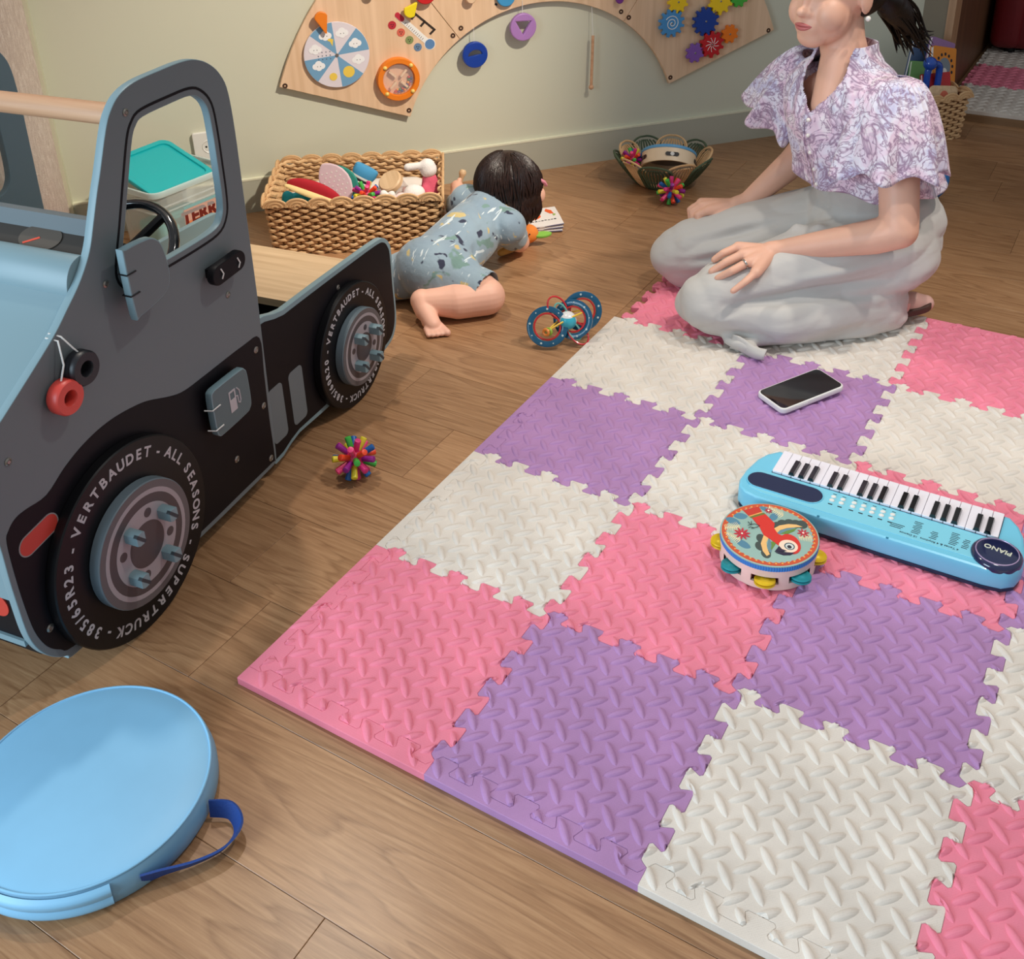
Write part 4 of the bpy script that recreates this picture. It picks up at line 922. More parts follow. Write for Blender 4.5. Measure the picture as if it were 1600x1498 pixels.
# gears
def gear(s_, z_, R_, n_, col, nm, extra=None):
    p = []
    for i in range(n_):
        for k_, rr in ((0, .74), (.22, .80), (.34, 1.0), (.66, 1.0), (.78, .80)):
            a = 2*pi*(i + k_)/n_; p.append((s_ + R_*rr*cos(a), z_ + R_*rr*sin(a)))
    g = prism_obj(nm, [p], .008, .019, M('gear_%d_%d' % (col[0], col[1]), col, .32), bo, TB, .0015)
    MB().cyl(.0032, .018, .0205, 12, TB @ TR(s_, z_, 0), 0, .0008).build('gear_screw', m_steel, g)
    MB().cyl(.006, 0, .009, 10, TB @ TR(s_, z_, 0)).build('peg', m_ply, g)
    m_ = M('print_white', (240, 238, 234), .5)
    if extra == 'spiral': MB().tube([(s_ + .0016*t*cos(t), z_ + .0016*t*sin(t), .0192) for t in [1.5 + .35*i for i in range(40)]], .0014, 5, TB).build('spiral_print', m_, g)
    if extra == 'rays':
        mb = MB()
        for q in range(9):
            a = 2*pi*q/9; mb.tube([(s_ + r_*cos(a + (r_/R_)*.9), z_ + r_*sin(a + (r_/R_)*.9), .0192) for r_ in (.006, .012, .018, .023)], .0011, 5, TB)
        tag(mb.build('ray_print', m_, g), kind='stuff')
    return g
gear(.413, .424, .044, 12, (72, 148, 206), 'sky_gear', 'spiral'); gear(.4325, .487, .035, 9, (244, 206, 30), 'yellow_gear'); gear(.578, .476, .043, 10, (244, 206, 30), 'yellow_gear')
gear(.5305, .4185, .046, 12, (14, 62, 150), 'blue_gear'); gear(.556, .3435, .043, 10, (196, 24, 36), 'red_gear', 'rays'); gear(.6175, .370, .030, 8, (240, 124, 28), 'orange_gear'); gear(.498, .323, .032, 8, (132, 88, 176), 'violet_gear'); gear(.643, .480, .030, 8, (70, 176, 60), 'green_gear')
# hanging rings and stick
def dangler(nm, s_, z_, R_, hole_, mat, ztop, rot=0.0):
    o = prism_obj(nm, [circle(0, 0, R_, 40), hole_], 0, .015, mat, bo, TB @ TR(s_, z_, -.004) @ Matrix.Rotation(rot, 4, 'Z'), .003)
    MB().tube([(s_ + .001, BY - .001, ztop), (s_, BY - .002, z_ + R_*.75)], .0009, 5).build('cord', m_cord, o); return o
dg = dangler('blue_hanger', -.217, .393, .0385, [(.021*cos(pi*i/14 + pi), -.002 + .016*sin(pi*i/14 + pi)*-1) for i in range(15)][::-1], M('blue_paint', (14, 62, 160), .28, coat=.3), .470, .12)
dangler('lilac_hanger', -.066, .459, .0405, [(-.024, .017), (.024, .017), (.0, -.022)], M('lilac_paint', (178, 130, 196), .35), .535, -.05)
stk = MB().tube([(.157, BY - .004, .410), (.1515, BY - .006, .255)], .0045, 10).build('hanging_stick', m_beech, bo)
MB().tube([(.156, BY + .008, .532), (.157, BY - .003, .408)], .0009, 5).build('cord', m_cord, stk); MB().sph((.1512, BY - .006, .252), .008, 10, 8).build('stick_tip', m_beech, stk)

# ================================================================== woven baskets
def straw(name, dark, light):
    k = N(name); tc = k.n('ShaderNodeTexCoord'); wv = k.n('ShaderNodeTexNoise', i_Scale=420, i_Detail=3); k.l(tc.outputs['Object'], wv.inputs['Vector'])
    n2 = k.n('ShaderNodeTexNoise', i_Scale=14, i_Detail=2); k.l(tc.outputs['Object'], n2.inputs['Vector']); ad = k.n('ShaderNodeMath', operation='MULTIPLY_ADD', i_1=.55, i_2=.22); k.l(n2.outputs['Fac'], ad.inputs[0])
    mx = k.n('ShaderNodeMath', operation='MULTIPLY_ADD', i_1=.4); k.l(wv.outputs['Fac'], mx.inputs[0]); k.l(ad.outputs[0], mx.inputs[2])
    k.l(k.ramp(mx.outputs[0], [(.45, dark), (.85, light)]), k.b.inputs['Base Color']); k.b.inputs['Roughness'].default_value = .75; k.bump(wv.outputs['Fac'], .5, .001); MATS[name] = k.m; return k.m
m_straw = straw('seagrass_straw', (186, 142, 96), (228, 190, 142)); m_green = straw('green_straw', (48, 62, 44), (84, 100, 74))
def rect_path(L_, D_, r, k):
    """closed perimeter of a rounded rectangle, k samples; returns list of (point, outward)"""
    segs_ = [((r - 0, 0), (1, 0), L_ - 2*r, 0), None]
    out = []; per = 2*(L_ - 2*r) + 2*(D_ - 2*r) + 2*pi*r
    for i in range(k):
        t = per*i/k
        if t < L_ - 2*r: out.append((V((r + t, 0)), V((0, -1)))); continue
        t -= L_ - 2*r
        if t < pi*r/2: a = -pi/2 + t/r; out.append((V((L_ - r + r*cos(a), r + r*sin(a))), V((cos(a), sin(a))))); continue
        t -= pi*r/2
        if t < D_ - 2*r: out.append((V((L_, r + t)), V((1, 0)))); continue
        t -= D_ - 2*r
        if t < pi*r/2: a = t/r; out.append((V((L_ - r + r*cos(a), D_ - r + r*sin(a))), V((cos(a), sin(a))))); continue
        t -= pi*r/2
        if t < L_ - 2*r: out.append((V((L_ - r - t, D_)), V((0, 1)))); continue
        t -= L_ - 2*r
        if t < pi*r/2: a = pi/2 + t/r; out.append((V((r + r*cos(a), D_ - r + r*sin(a))), V((cos(a), sin(a))))); continue
        t -= pi*r/2
        if t < D_ - 2*r: out.append((V((0, D_ - r - t)), V((-1, 0)))); continue
        t -= D_ - 2*r; a = pi + t/r; out.append((V((r + r*cos(a), r + r*sin(a))), V((cos(a), sin(a)))))
    return out
def basket_meshes(L_, D_, Hh):
    stakes = 2*int(round((L_ + D_)/.0245)); ss = 8; path = rect_path(L_, D_, .018, stakes*ss); mb = MB(); rows = 16; hb = Hh - .016
    for q in range(rows):
        z = .004 + hb*q/(rows - 1); fl_ = .90 + .10*z/Hh; pts = []
        for i, (p, n_) in enumerate(path):
            u = i/ss; o = .0046*sin(pi*(u + (q % 2))) ; c = V((L_/2, D_/2)); pp = c + V(((p - c).x*(.97 + .03*z/Hh), (p - c).y*fl_)) + n_*(o + .010*(1 - ((p.x - L_/2)/(L_/2))**2)*abs(n_.y)); pts.append((pp.x, pp.y, z + .0011*sin(pi*2*u + q)))
        mb.tube(pts, .0046, 6, closed=True)
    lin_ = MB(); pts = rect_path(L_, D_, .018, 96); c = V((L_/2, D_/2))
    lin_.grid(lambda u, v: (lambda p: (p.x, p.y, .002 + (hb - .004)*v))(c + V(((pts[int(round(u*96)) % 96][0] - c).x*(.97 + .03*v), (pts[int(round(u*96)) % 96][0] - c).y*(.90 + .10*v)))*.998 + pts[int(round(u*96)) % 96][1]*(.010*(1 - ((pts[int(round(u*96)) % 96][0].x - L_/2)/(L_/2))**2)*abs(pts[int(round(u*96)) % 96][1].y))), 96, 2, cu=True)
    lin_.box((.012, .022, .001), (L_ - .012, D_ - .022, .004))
    return mb.mesh('weave', m_straw), lin_.mesh('gap_shade_core', M('straw_shadow', (110, 74, 42), .9))  # dark backing paints the shade between strands; basket bottom shares it
def scallop_mesh(wd):
    mb = MB()
    for k_ in range(5):
        f_ = 1 - k_*.19; mb.tube([(wd/2*f_*1.0*cos(pi*i/12), .0012*(k_ % 2), .021*f_*sin(pi*i/12)) for i in range(13)], .0036, 6)
    return mb.mesh('scallop', m_straw)
def make_basket(label, L_, D_, Hh, M4):
    t = thing('woven_basket', label, 'basket', group='straw toy baskets'); t.matrix_world = M4
    a, b = basket_meshes(L_, D_, Hh); tag(link('weave', a, t), kind='stuff'); link('gap_shade_core', b, t)
    nL, nD = 8, int(round(D_/.06)); z = Hh - .018
    for y_, rot in ((-.010, 0), (D_ + .010, pi)):
        sm = scallop_mesh(L_/nL*1.06)
        for i in range(nL): link('scallop', sm, t, (L_*(i + .5)/nL, y_, z), (0, 0, rot))
    for x_, rot in ((-.006, -pi/2), (L_ + .006, pi/2)):
        sm = scallop_mesh(D_/nD*1.06)
        for i in range(nD): link('scallop', sm, t, (x_, D_*(i + .5)/nD, z), (0, 0, rot))
    return t
BK = TR(-.981, 1.097, 0) @ Matrix.Rotation(radians(34.0), 4, 'Z')
make_basket('straw basket of soft toys with a scalloped rim beside the crawling baby', .457, .318, .160, BK)
make_basket('straw basket of picture books with a scalloped rim behind the kneeling woman', .457, .200, .160, T_wall @ TR(.918, -.268, 0))
def at_basket(x, y, z): return BK @ TR(x, y, z)
def soft(nm, lab, cat, caps, ells, mat, T, voxel=.004, smooth=4, grp='soft toys in the straw basket', warp=None):
    t = thing(nm, lab, cat, group=grp); t.matrix_world = T
    blob('body', caps, ells, voxel, mat, t, smooth, warp); return t
# the toys piled in the basket
soft('cloth_toy', 'crumpled teal cloth toy at the left end of the straw basket', 'soft toy', [((0, 0, 0), .022, (.05, .01, .012), .026), ((.04, 0, .0), .02, (.075, .012, .004), .018), ((.02, 0, .01), .018, (.055, .015, .045), .010)], [((.0, 0, .02), (.016, .016, .02))], M('teal_fleece', (24, 150, 166), .85, bump=.4, bscale=120), at_basket(.040, .125, .096))
t = thing('cloth_toy', 'red and cream crescent cloth toy in the straw basket', 'soft toy', group='soft toys in the straw basket'); t.matrix_world = at_basket(.118, .092, .140) @ R3(0, radians(20), radians(-10))
def crescent(w_, h_, t_):
    def f(u, v): a = 2*pi*u; x = w_*cos(pi*v); return (x, t_*cos(a)*sin(pi*v), h_*sin(pi*v)*.0 + h_*sin(a)*sin(pi*v)*(.9 if sin(a) > 0 else .35))
    return f
MB().grid(crescent(.078, .036, .015), 20, 17, cu=True).build('red_back', M('red_fleece', (176, 24, 40), .85), t)
MB().grid(crescent(.082, .016, .019), 20, 17, TR(0, -.006, -.006), cu=True).build('cream_front', M('cream_dots', (240, 214, 150), .85), t)
t = thing('cloth_leaf', 'pale pink dotted cloth leaf standing in the straw basket', 'soft toy', group='soft toys in the straw basket'); t.matrix_world = at_basket(.178, .118, .140) @ R3(radians(-14), radians(-14), radians(-8))
lf = leaf(0, .015, .062, .043, radians(112)); prism_obj('pink_face', [lf], 0, .008, M('pink_cotton', (222, 196, 204), .85), t, UP, .0035)
dts = [prism([circle(-.03 + .014*i + (.007 if j % 2 else 0), -.03 + .0125*j, .0022, 8)], .0078, .0086, 0, UP) for i in range(5) for j in range(7) if inside(offset_poly(lf, -.007), -.03 + .014*i + (.007 if j % 2 else 0), -.03 + .0125*j)]
tag(link('white_dots', join_meshes('white_dots', dts, m_white), t), kind='stuff')
prism_obj('teal_back', [leaf(.018, .005, .056, .040, radians(100))], -.010, -.001, M('teal_cotton', (44, 138, 124), .85), t, UP, .003)
t = thing('sock_toy', 'blue soft block with black and white stripes in the straw basket', 'soft toy', group='soft toys in the straw basket'); t.matrix_world = at_basket(.225, .145, .126) @ R3(radians(-10), radians(32), 0)
for i in range(7): MB().lathe([(1e-5, 0), (.030, 0), (.0315, .0035), (.030, .0070), (1e-5, .0070)], 20, TR(0, 0, .0068*i - .010) @ Matrix.Diagonal((1, .6, 1, 1))).build('stripe', M('stripe_black', (22, 22, 28), .85) if i % 2 else m_white, t)
MB().lathe([(1e-5, .0), (.031, 0), (.034, .01), (.034, .026), (.030, .030), (1e-5, .030)], 20, TR(0, 0, .0376) @ Matrix.Diagonal((1, .6, 1, 1))).build('blue_cuff', M('sky_felt', (74, 156, 204), .85), t)
sb = spiky(tuple((BK @ V((.258, .066, .136)))), 'rainbow bristle ball lying among the soft toys in the straw basket', .8, .95); 
t = thing('cup_rattle', 'wooden capped clear cup rattle lying in the straw basket', 'rattle', group='soft toys in the straw basket'); t.matrix_world = at_basket(.330, .125, .136) @ R3(radians(28), radians(-26), 0)
MB().lathe([(1e-5, .030), (.030, .030), (.034, .026), (.034, .014), (.030, .010)], 28).build('wooden_cap', m_birch, t)
MB().lathe([(.029, .012), (.029, -.038), (.026, -.042), (1e-5, -.042)], 28).build('clear_cup', M('clear_cup', (240, 226, 222), .1, alpha=.35), t)
for i in range(9): MB().sph((.016*cos(i*2.4), .016*sin(i*2.4), -.035 + .007*(i % 4)), .006, 8, 6).build('bead', M('cup_bead_%d' % (i % 3), [(224, 178, 170), (240, 238, 232), (186, 110, 100)][i % 3], .5), t)
t = thing('plush_bunny', 'white plush bunny in a pink jumper slumped at the right end of the straw basket', 'soft toy', group='soft toys in the straw basket'); t.matrix_world = at_basket(.425, .125, .098)
m_wp = M('white_plush', (236, 230, 226), .9, bump=.6, bscale=300)
blob('head', [((.0, .0, .082), .024, (-.002, 0, .090), .022), ((-.010, -.004, .095), .010, (-.055, -.006, .092), .011)], [], .004, m_wp, t, 5)
blob('jumper', [((.004, 0, .012), .030, (.002, 0, .052), .021), ((-.01, -.018, .035), .012, (.0, -.034, .002), .010)], [], .004, M('pink_knit', (214, 92, 116), .9, bump=.6, bscale=260), t, 5)
blob('paw', [((.002, -.036, -.004), .0105, (.006, -.036, .018), .009)], [], .004, M('grey_plush', (180, 172, 172), .9), t, 3)
soft('plush_ball', 'small white plush ball beside the bunny in the straw basket', 'soft toy', [], [((0, 0, 0), (.030, .026, .024))], m_wp, at_basket(.385, .085, .128))
soft('plush_ball', 'pale pink plush ball by the cup rattle in the straw basket', 'soft toy', [], [((0, 0, 0), (.020, .018, .016))], M('pale_pink_plush', (232, 208, 204), .9), at_basket(.352, .062, .124))
soft('plush_ball', 'peach plush ball at the front right of the straw basket', 'soft toy', [], [((0, 0, 0), (.030, .020, .018))], M('peach_plush', (226, 168, 120), .9), at_basket(.415, .050, .120))
t = soft('finger_puppet', 'white finger puppet with black spots by the bristle ball in the basket', 'soft toy', [((0, 0, 0), .012, (0, 0, .016), .011), ((.022, 0, 0), .011, (.022, 0, .014), .010)], [], m_wp, at_basket(.305, .055, .126))
soft('cloth_toy', 'white cotton cloth tucked under the toys in the straw basket', 'soft toy', [((0, -.02, 0), .035, (.34, -.02, 0), .035), ((0, .06, 0), .04, (.35, .07, 0), .04), ((.02, .15, 0), .035, (.33, .15, 0), .035)], [], M('white_cotton', (222, 214, 206), .9), at_basket(.05, .09, .080), .008)

# ================================================================== flower petal basket
fb = thing('petal_basket', 'flower shaped straw basket with tan and green petals on the floor', 'basket', (-.277, 2.058, 0), radians(10))
def petal_mesh(mat, n_=10):
    mb = MB()
    def hw(v): return .030 + .0245*v if v < .74 else .04813*sqrt(max(0, 1 - ((v - .74)/.27)**2))
    def pp(x, v):                                                 # x in [-1,1] across, v in [0,1] outwards: a curved petal
        r = .074 + .068*v**.9; ang = x*hw(v)/r
        return (r*cos(ang), r*sin(ang), .005 + .098*v**1.1 - .008*(1 - x*x)*v)
    for i in range(n_):
        x = -.88 + 1.76*i/(n_ - 1); vm = .74 + .24*sqrt(1 - x*x); xx = x
        mb.tube([pp(x*(1 if v_ < .74 else min(1, .04813/max(hw(v_), .02))), v_) for v_ in [vm*j/12 for j in range(13)]], .0027, 5)
    rim = [pp(-1, .1 + .64*j/7) for j in range(8)] + [pp(-1, .74 + .265*sin(pi/2*j/9)) for j in range(1, 10)] + [pp(1, .74 + .265*sin(pi/2*(9 - j)/9)) for j in range(1, 10)] + [pp(1, .74 - .64*j/7) for j in range(1, 8)]
    mb.tube(rim, .0034, 6)
    for v_ in (.16, .42): mb.tube([pp(-.95 + 1.9*j/8, v_) for j in range(9)], .0022, 5)
    return mb.mesh('petal', mat)
pA, pB = petal_mesh(m_straw), petal_mesh(m_green)
for i in range(10):
    o = link('petal', pA if i % 2 == 0 else pB, fb, None, (0, 0, 2*pi*i/10 + .35)); o.scale = (1, 1, 1) if i % 2 == 0 else (1.05, 1.05, .97)
MB().lathe([(1e-5, .006), (.060, .006), (.074, .010), (.074, .003), (1e-5, .001)], 32).build('basket_base', m_straw, fb)
td = thing('hand_drum', 'pale wooden hand drum with a blue rim tipped inside the petal basket', 'drum', (-.266, 2.066, .066)); td.rotation_euler = (Matrix.Rotation(radians(-40), 4, V((.92, .38, .10))) @ Matrix.Rotation(radians(20), 4, 'Z')).to_euler()
m_dw = M('drum_birch', (232, 208, 176), .4)
MB().lathe([(.080, -.024), (.082, -.024), (.082, .018), (.080, .018), (.077, .017), (.077, -.024)], 56, None, 0, True).build('drum_shell', m_dw, td)
MB().lathe([(.0822, .0165), (.0836, .017), (.0838, .024), (.082, .0262), (.0, .0265)], 56).build('blue_skin', M('drum_blue', (92, 158, 204), .5), td)
MB().lathe([(.0768, .014), (1e-5, .013)], 40).build('inner_skin', M('grey_skin', (120, 108, 104), .6), td)
for k_ in range(5):
    a = radians(-76 + 72*k_); o = prism_obj('grip_slot', [stadium(-.014, .014, 0, .0062)], .0, .0012, M('slot_black', (34, 30, 32), .5), td, TR(.0818*cos(a), .0818*sin(a), -.004) @ Matrix.Rotation(a + pi/2, 4, 'Z') @ UP)
    MB().cyl(.006, .0, .002, 14, TR(.0818*cos(a), .0818*sin(a), -.004) @ Matrix.Rotation(a + pi/2, 4, 'Z') @ UP).build('jingle', M('steel_jingle', (150, 150, 150), .3, .8), o)
spiky((-.362, 2.018, .072), 'rainbow bristle ball inside the petal basket beside the drum', .2, .9)
# ================================================================== people
m_skin = M('skin_light', (228, 176, 150), .5, sss=.08, vary=.03, scale=9); m_skin_b = M('skin_baby', (238, 184, 160), .5, sss=.08, vary=.03, scale=12)
def hair_mat(name, col):
    k = N(name); tc = k.n('ShaderNodeTexCoord'); mp = k.n('ShaderNodeMapping'); mp.inputs['Scale'].default_value = (14, 14, 3); k.l(tc.outputs['Object'], mp.inputs['Vector'])
    nz = k.n('ShaderNodeTexNoise', i_Scale=14, i_Detail=5, i_Distortion=.8); k.l(mp.outputs[0], nz.inputs['Vector'])
    k.l(k.ramp(nz.outputs['Fac'], [(.3, tuple(c*.6 for c in col)), (.7, tuple(c*1.35 for c in col))]), k.b.inputs['Base Color']); k.b.inputs['Roughness'].default_value = .36; k.b.inputs['Specular IOR Level'].default_value = .35
    k.bump(nz.outputs['Fac'], .5, .002); MATS[name] = k.m; return k.m
def seg_dist(p, a, b):
    ab = b - a; t = max(0, min(1, (p - a).dot(ab)/ab.length_squared)); return (p - (a + ab*t)).length, t
def fold_warp(folds):
    fs_ = [(V(a), V(b), amp, wd) for a, b, amp, wd in folds]
    def w_(p, n_):
        s_ = 0.0
        for a, b, amp, wd in fs_:
            d, t = seg_dist(p, a, b)
            if d < wd*3: s_ += amp*exp(-(d/wd)**2)*(sin(pi*min(max(t, .03), .97))**.5)
        return s_
    return w_

# ------------------------------------------------------------------ the baby
bb_ = thing('person', 'crawling baby in a grey blue patterned romper with dark hair', 'person', (-.44, 1.2, 0))
INV = TR(.44, -1.2, 0)
def B(p): return tuple(INV @ V(p))
Hb = V((-.432, 1.428, .183))
caps = [((-.445, 1.10, .085), .070, (-.452, 1.25, .105), .068), ((-.452, 1.25, .105), .068, (-.452, 1.345, .128), .060), ((-.45, 1.35, .135), .038, tuple(Hb), .05),
        # near leg
        ((-.405, 1.10, .075), .060, (-.305, 1.095, .046), .044), ((-.303, 1.092, .046), .0445, (-.350, 1.043, .046), .043), ((-.350, 1.043, .046), .043, (-.412, 1.000, .048), .030),
        ((-.418, .996, .052), .0275, (-.400, .982, .034), .024), ((-.404, .984, .040), .023, (-.366, .962, .018), .019), ((-.380, .968, .020), .019, (-.364, .959, .014), .0125),
        # far leg
        ((-.485, 1.09, .070), .056, (-.560, 1.045, .050), .044), ((-.560, 1.045, .048), .042, (-.600, .985, .040), .031), ((-.600, .985, .040), .029, (-.625, .945, .030), .020),
        # left arm reaching with the wooden toy
        ((-.525, 1.375, .140), .036, (-.625, 1.455, .075), .029), ((-.625, 1.455, .075), .028, (-.700, 1.575, .060), .021), ((-.700, 1.575, .060), .021, (-.726, 1.610, .064), .019),
        # right arm under the chest
        ((-.395, 1.330, .115), .036, (-.395, 1.400, .042), .027), ((-.395, 1.400, .042), .027, (-.445, 1.480, .026), .021), ((-.445, 1.480, .026), .020, (-.462, 1.515, .022), .017)]
for o_, l_, r_ in ((.0185, .030, .0086), (.0072, .0285, .0060), (-.0022, .0265, .0058), (-.0112, .0235, .0056), (-.0195, .019, .0054)):     # toes
    bc = V((-.366, .960, .0125)) + V((.51, .857, 0))*o_*.8; tp = V((-.366, .960, .0085)) + V((.51, .857, 0))*o_*1.1 + V((.857, -.51, 0))*(l_ + .004); caps.append((tuple(bc), r_ + .002, tuple(tp), r_))
for i in range(4): caps.append(((-.722 - .004*i, 1.605 + .006*i, .068), .0075, (-.740 - .005*i, 1.622 + .006*i, .058 - .004*i), .0062))          # fingers of the reaching hand
caps.append(((-.716, 1.598, .070), .0075, (-.724, 1.622, .082), .0065))
for i in range(4): caps.append(((-.452 - .008*i, 1.508 + .004*i, .018), .0072, (-.457 - .010*i, 1.540 + .002*i, .010), .006))
caps.append(((-.447, 1.500, .022), .0075, (-.435, 1.520, .014), .0065))
fd = V((-.02, .86, -.50)).normalized()     # the baby looks away from us, down at its book
ells = [(tuple(Hb), (.078, .083, .083)), (tuple(Hb + fd*.03 + V((0, 0, -.028))), (.058, .052, .052)), (tuple(Hb + fd*.082 + V((0, 0, -.012))), (.011, .012, .011)),
        (tuple(Hb + V((.080, .015, -.018))), (.009, .016, .020)), (tuple(Hb + V((-.080, .015, -.018))), (.009, .016, .020)), ((-.445, 1.085, .088), (.085, .068, .068))]
blob('body', [(B(a), r0, B(b), r1) for a, r0, b, r1 in caps], [(B(e[0]), *e[1:]) for e in ells], .0024, m_skin_b, bb_, 3)
for sx in (-1, 1): MB().sph(B(Hb + fd*.072 + V((sx*.030, 0, .018))), .009, 12, 8).build('eye', M('dark_eye', (30, 22, 20), .2), bb_)
MB().sph(B(Hb + fd*.078 + V((0, 0, -.040))), (.016, .006, .006), 12, 8).build('lips', M('lip_rose', (196, 108, 104), .45), bb_)
def romper_mat():
    k = N('romper_print'); tc = k.n('ShaderNodeTexCoord'); base = (136, 156, 170)
    nz = k.n('ShaderNodeTexNoise', i_Scale=7, i_Detail=2); k.l(tc.outputs['Object'], nz.inputs['Vector'])
    col = k.ramp(nz.outputs['Fac'], [(.35, (130, 150, 166)), (.65, (146, 166, 178))])
    def layer(col_in, scale, off, thr, c, stretch=(1, 1, 1), sm=.03):
        mp = k.n('ShaderNodeMapping'); mp.inputs['Location'].default_value = (off, off*.7, off*.3); mp.inputs['Scale'].default_value = stretch; k.l(tc.outputs['Object'], mp.inputs['Vector'])
        n_ = k.n('ShaderNodeTexNoise', i_Scale=scale, i_Detail=2.5, i_Distortion=.4); k.l(mp.outputs[0], n_.inputs['Vector'])
        r = k.n('ShaderNodeMapRange', i_1=thr, i_2=thr + sm); k.l(n_.outputs['Fac'], r.inputs[0])
        mx = k.n('ShaderNodeMix', data_type='RGBA'); k.l(r.outputs[0], mx.inputs[0]); k.l(col_in, mx.inputs[6]); mx.inputs[7].default_value = (*lin(c), 1); return mx.outputs[2]
    col = layer(col, 18, 3.1, .60, (112, 142, 136), (1, 1, 1.2)); col = layer(col, 24, 9.3, .635, (196, 176, 120)); col = layer(col, 22, 21.7, .64, (44, 48, 70)); col = layer(col, 40, 5.5, .63, (206, 216, 220), (2.6, .4, 1))
    k.l(col, k.b.inputs['Base Color']); k.b.inputs['Roughness'].default_value = .85; k.b.inputs['Sheen Weight'].default_value = .2
    n3 = k.n('ShaderNodeTexNoise', i_Scale=26, i_Detail=3); k.l(tc.outputs['Object'], n3.inputs['Vector']); k.bump(n3.outputs['Fac'], .5, .008); return k.m
rc = [((-.445, 1.095, .088), .079, (-.452, 1.25, .108), .077), ((-.452, 1.25, .108), .077, (-.452, 1.345, .130), .068), ((-.40, 1.10, .078), .069, (-.335, 1.096, .056), .056), ((-.335, 1.096, .056), .056, (-.318, 1.096, .053), .056),
      ((-.485, 1.09, .073), .065, (-.545, 1.055, .054), .055), ((-.520, 1.37, .140), .046, (-.600, 1.435, .093), .040), ((-.396, 1.326, .116), .046, (-.396, 1.372, .070), .039), ((-.53, 1.37, .14), .048, (-.38, 1.32, .12), .048)]
blob('romper', [(B(a), r0, B(b), r1) for a, r0, b, r1 in rc], [(B((-.445, 1.080, .092)), (.094, .078, .078))], .0045, romper_mat(), bb_, 6,
     fold_warp([(B(a), B(b), am, wd) for a, b, am, wd in (((-.36, 1.15, .10), (-.30, 1.10, .12), -.006, .010), ((-.39, 1.17, .13), (-.33, 1.13, .09), -.006, .010), ((-.37, 1.22, .14), (-.36, 1.30, .15), .005, .016), ((-.46, 1.04, .14), (-.37, 1.06, .12), -.005, .010), ((-.53, 1.10, .12), (-.46, 1.03, .10), -.006, .009), ((-.50, 1.22, .18), (-.38, 1.20, .16), .005, .014), ((-.50, 1.30, .19), (-.38, 1.25, .17), -.005, .012))]),
     cut=lambda c: (c + V((-.44, 1.2, 0)) - V((-.308, 1.096, .05))).dot(V((.97, -.02, -.2))) > .0 or (c + V((-.44, 1.2, 0)) - V((-.612, 1.445, .086))).dot(V((-.72, .58, -.38))) > .018)
hm = hair_mat('baby_hair', (38, 24, 20))
hr = blob('hair', [], [(B(Hb + V((0, -.012, .010))), (.087, .084, .086)), (B(Hb + V((0, -.034, -.024))), (.076, .058, .056)), (B(Hb + V((.045, -.020, -.020))), (.045, .055, .052)), (B(Hb + V((-.045, -.020, -.020))), (.045, .055, .060))], .005, hm, bb_, 4,
     cut=lambda c: (c + V((-.44, 1.2, 0)) - Hb).dot(fd) > .052)
mb = MB()
for i in range(90):
    a = random.uniform(pi*.92, pi*2.08); p0 = Hb + V((.078*cos(a), .074*sin(a) - .014, random.uniform(-.02, .03))); p1 = Hb + V((.089*cos(a), .090*sin(a) - .014, -.045)); p2 = Hb + V((.078*cos(a), .080*sin(a) - .018, random.uniform(-.080, -.066)))
    mb.tube([B(q) for q in smooth_poly([p0, p1, p2], 4, False)], [.0030]*7 + [.0022, .0008], 5)
for i in range(150):
    a = random.uniform(pi*.86, pi*2.14); r0 = random.uniform(.15, .5); pts_ = []
    for j in range(8):
        t_ = r0 + (2.05 - r0)*j/7 + random.uniform(-.02, .02); aa = a + .25*sin(j*.6 + i)*(.4 if j > 2 else .2)
        pts_.append(B(Hb + V((.0885*sin(min(t_, 1.9))*cos(aa), -.013 + .0860*sin(min(t_, 1.9))*sin(aa), .010 + .0875*cos(t_)))))
    mb.tube(pts_, [.0014, .0024, .0028, .0028, .0027, .0025, .0018, .0006], 5)
tag(mb.build('hair_wisps', hm, hr), kind='stuff')
MB().tube([B(Hb + V(p)) for p in ((.080, .004, .030), (.0885, .018, .018), (.086, .030, .006))], .0048, 8).build('hair_clip', M('pink_clip', (236, 150, 170), .3), bb_)
t = thing('wooden_peg', 'small wooden peg toy held up in the baby\'s hand', 'toy', (-.737, 1.632, .048)); t.rotation_euler = (radians(-14), radians(12), 0)
MB().lathe([(1e-5, .0), (.0085, .0), (.009, .004), (.0065, .020), (.0072, .038), (.0105, .046), (.0105, .053), (.007, .058), (1e-5, .0585)], 18).build('peg_body', m_birch, t)
# cloth book and carrot in front of the baby
t = thing('cloth_book', 'white cloth picture book with orange fruit lying open before the baby', 'book', (-.455, 1.600, 0), radians(38))
m_page = M('page_white', (232, 226, 222), .8)
for i in range(3):
    pg = prism_obj('page', [[(-.062, -.055), (0, -.059), (.062, -.058), (.065, 0), (.066, .052), (.0, .056), (-.060, .055), (-.064, 0)]], .001 + .0085*i, .008 + .0085*i, m_page, t, R3(radians(1.2*i), radians(-1.5*i), radians(3*i)), .003)
    MB().tube([(-.060, -.056, .0046 + .0085*i), (.061, -.059, .0046 + .0085*i)], .0014, 6, R3(radians(1.2*i), radians(-1.5*i), radians(3*i))).build('page_edging', M('navy_edging', (70, 72, 110), .8), pg)
Tb = R3(radians(2.4), radians(-3), radians(6)) @ TR(0, 0, .0252)
prism_obj('orange_print', [[(-.018 + .030*cos(2*pi*q/20), .004 + .019*sin(2*pi*q/20)) for q in range(20)]], -.001, .0008, M('print_tangerine', (232, 96, 40), .7), t, Tb)
prism_obj('carrot_print', [[(.036, .042), (.048, .028), (.050, .008), (.040, .010), (.030, .030)]], -.001, .0008, M('print_tangerine', (232, 96, 40), .7), t, Tb)
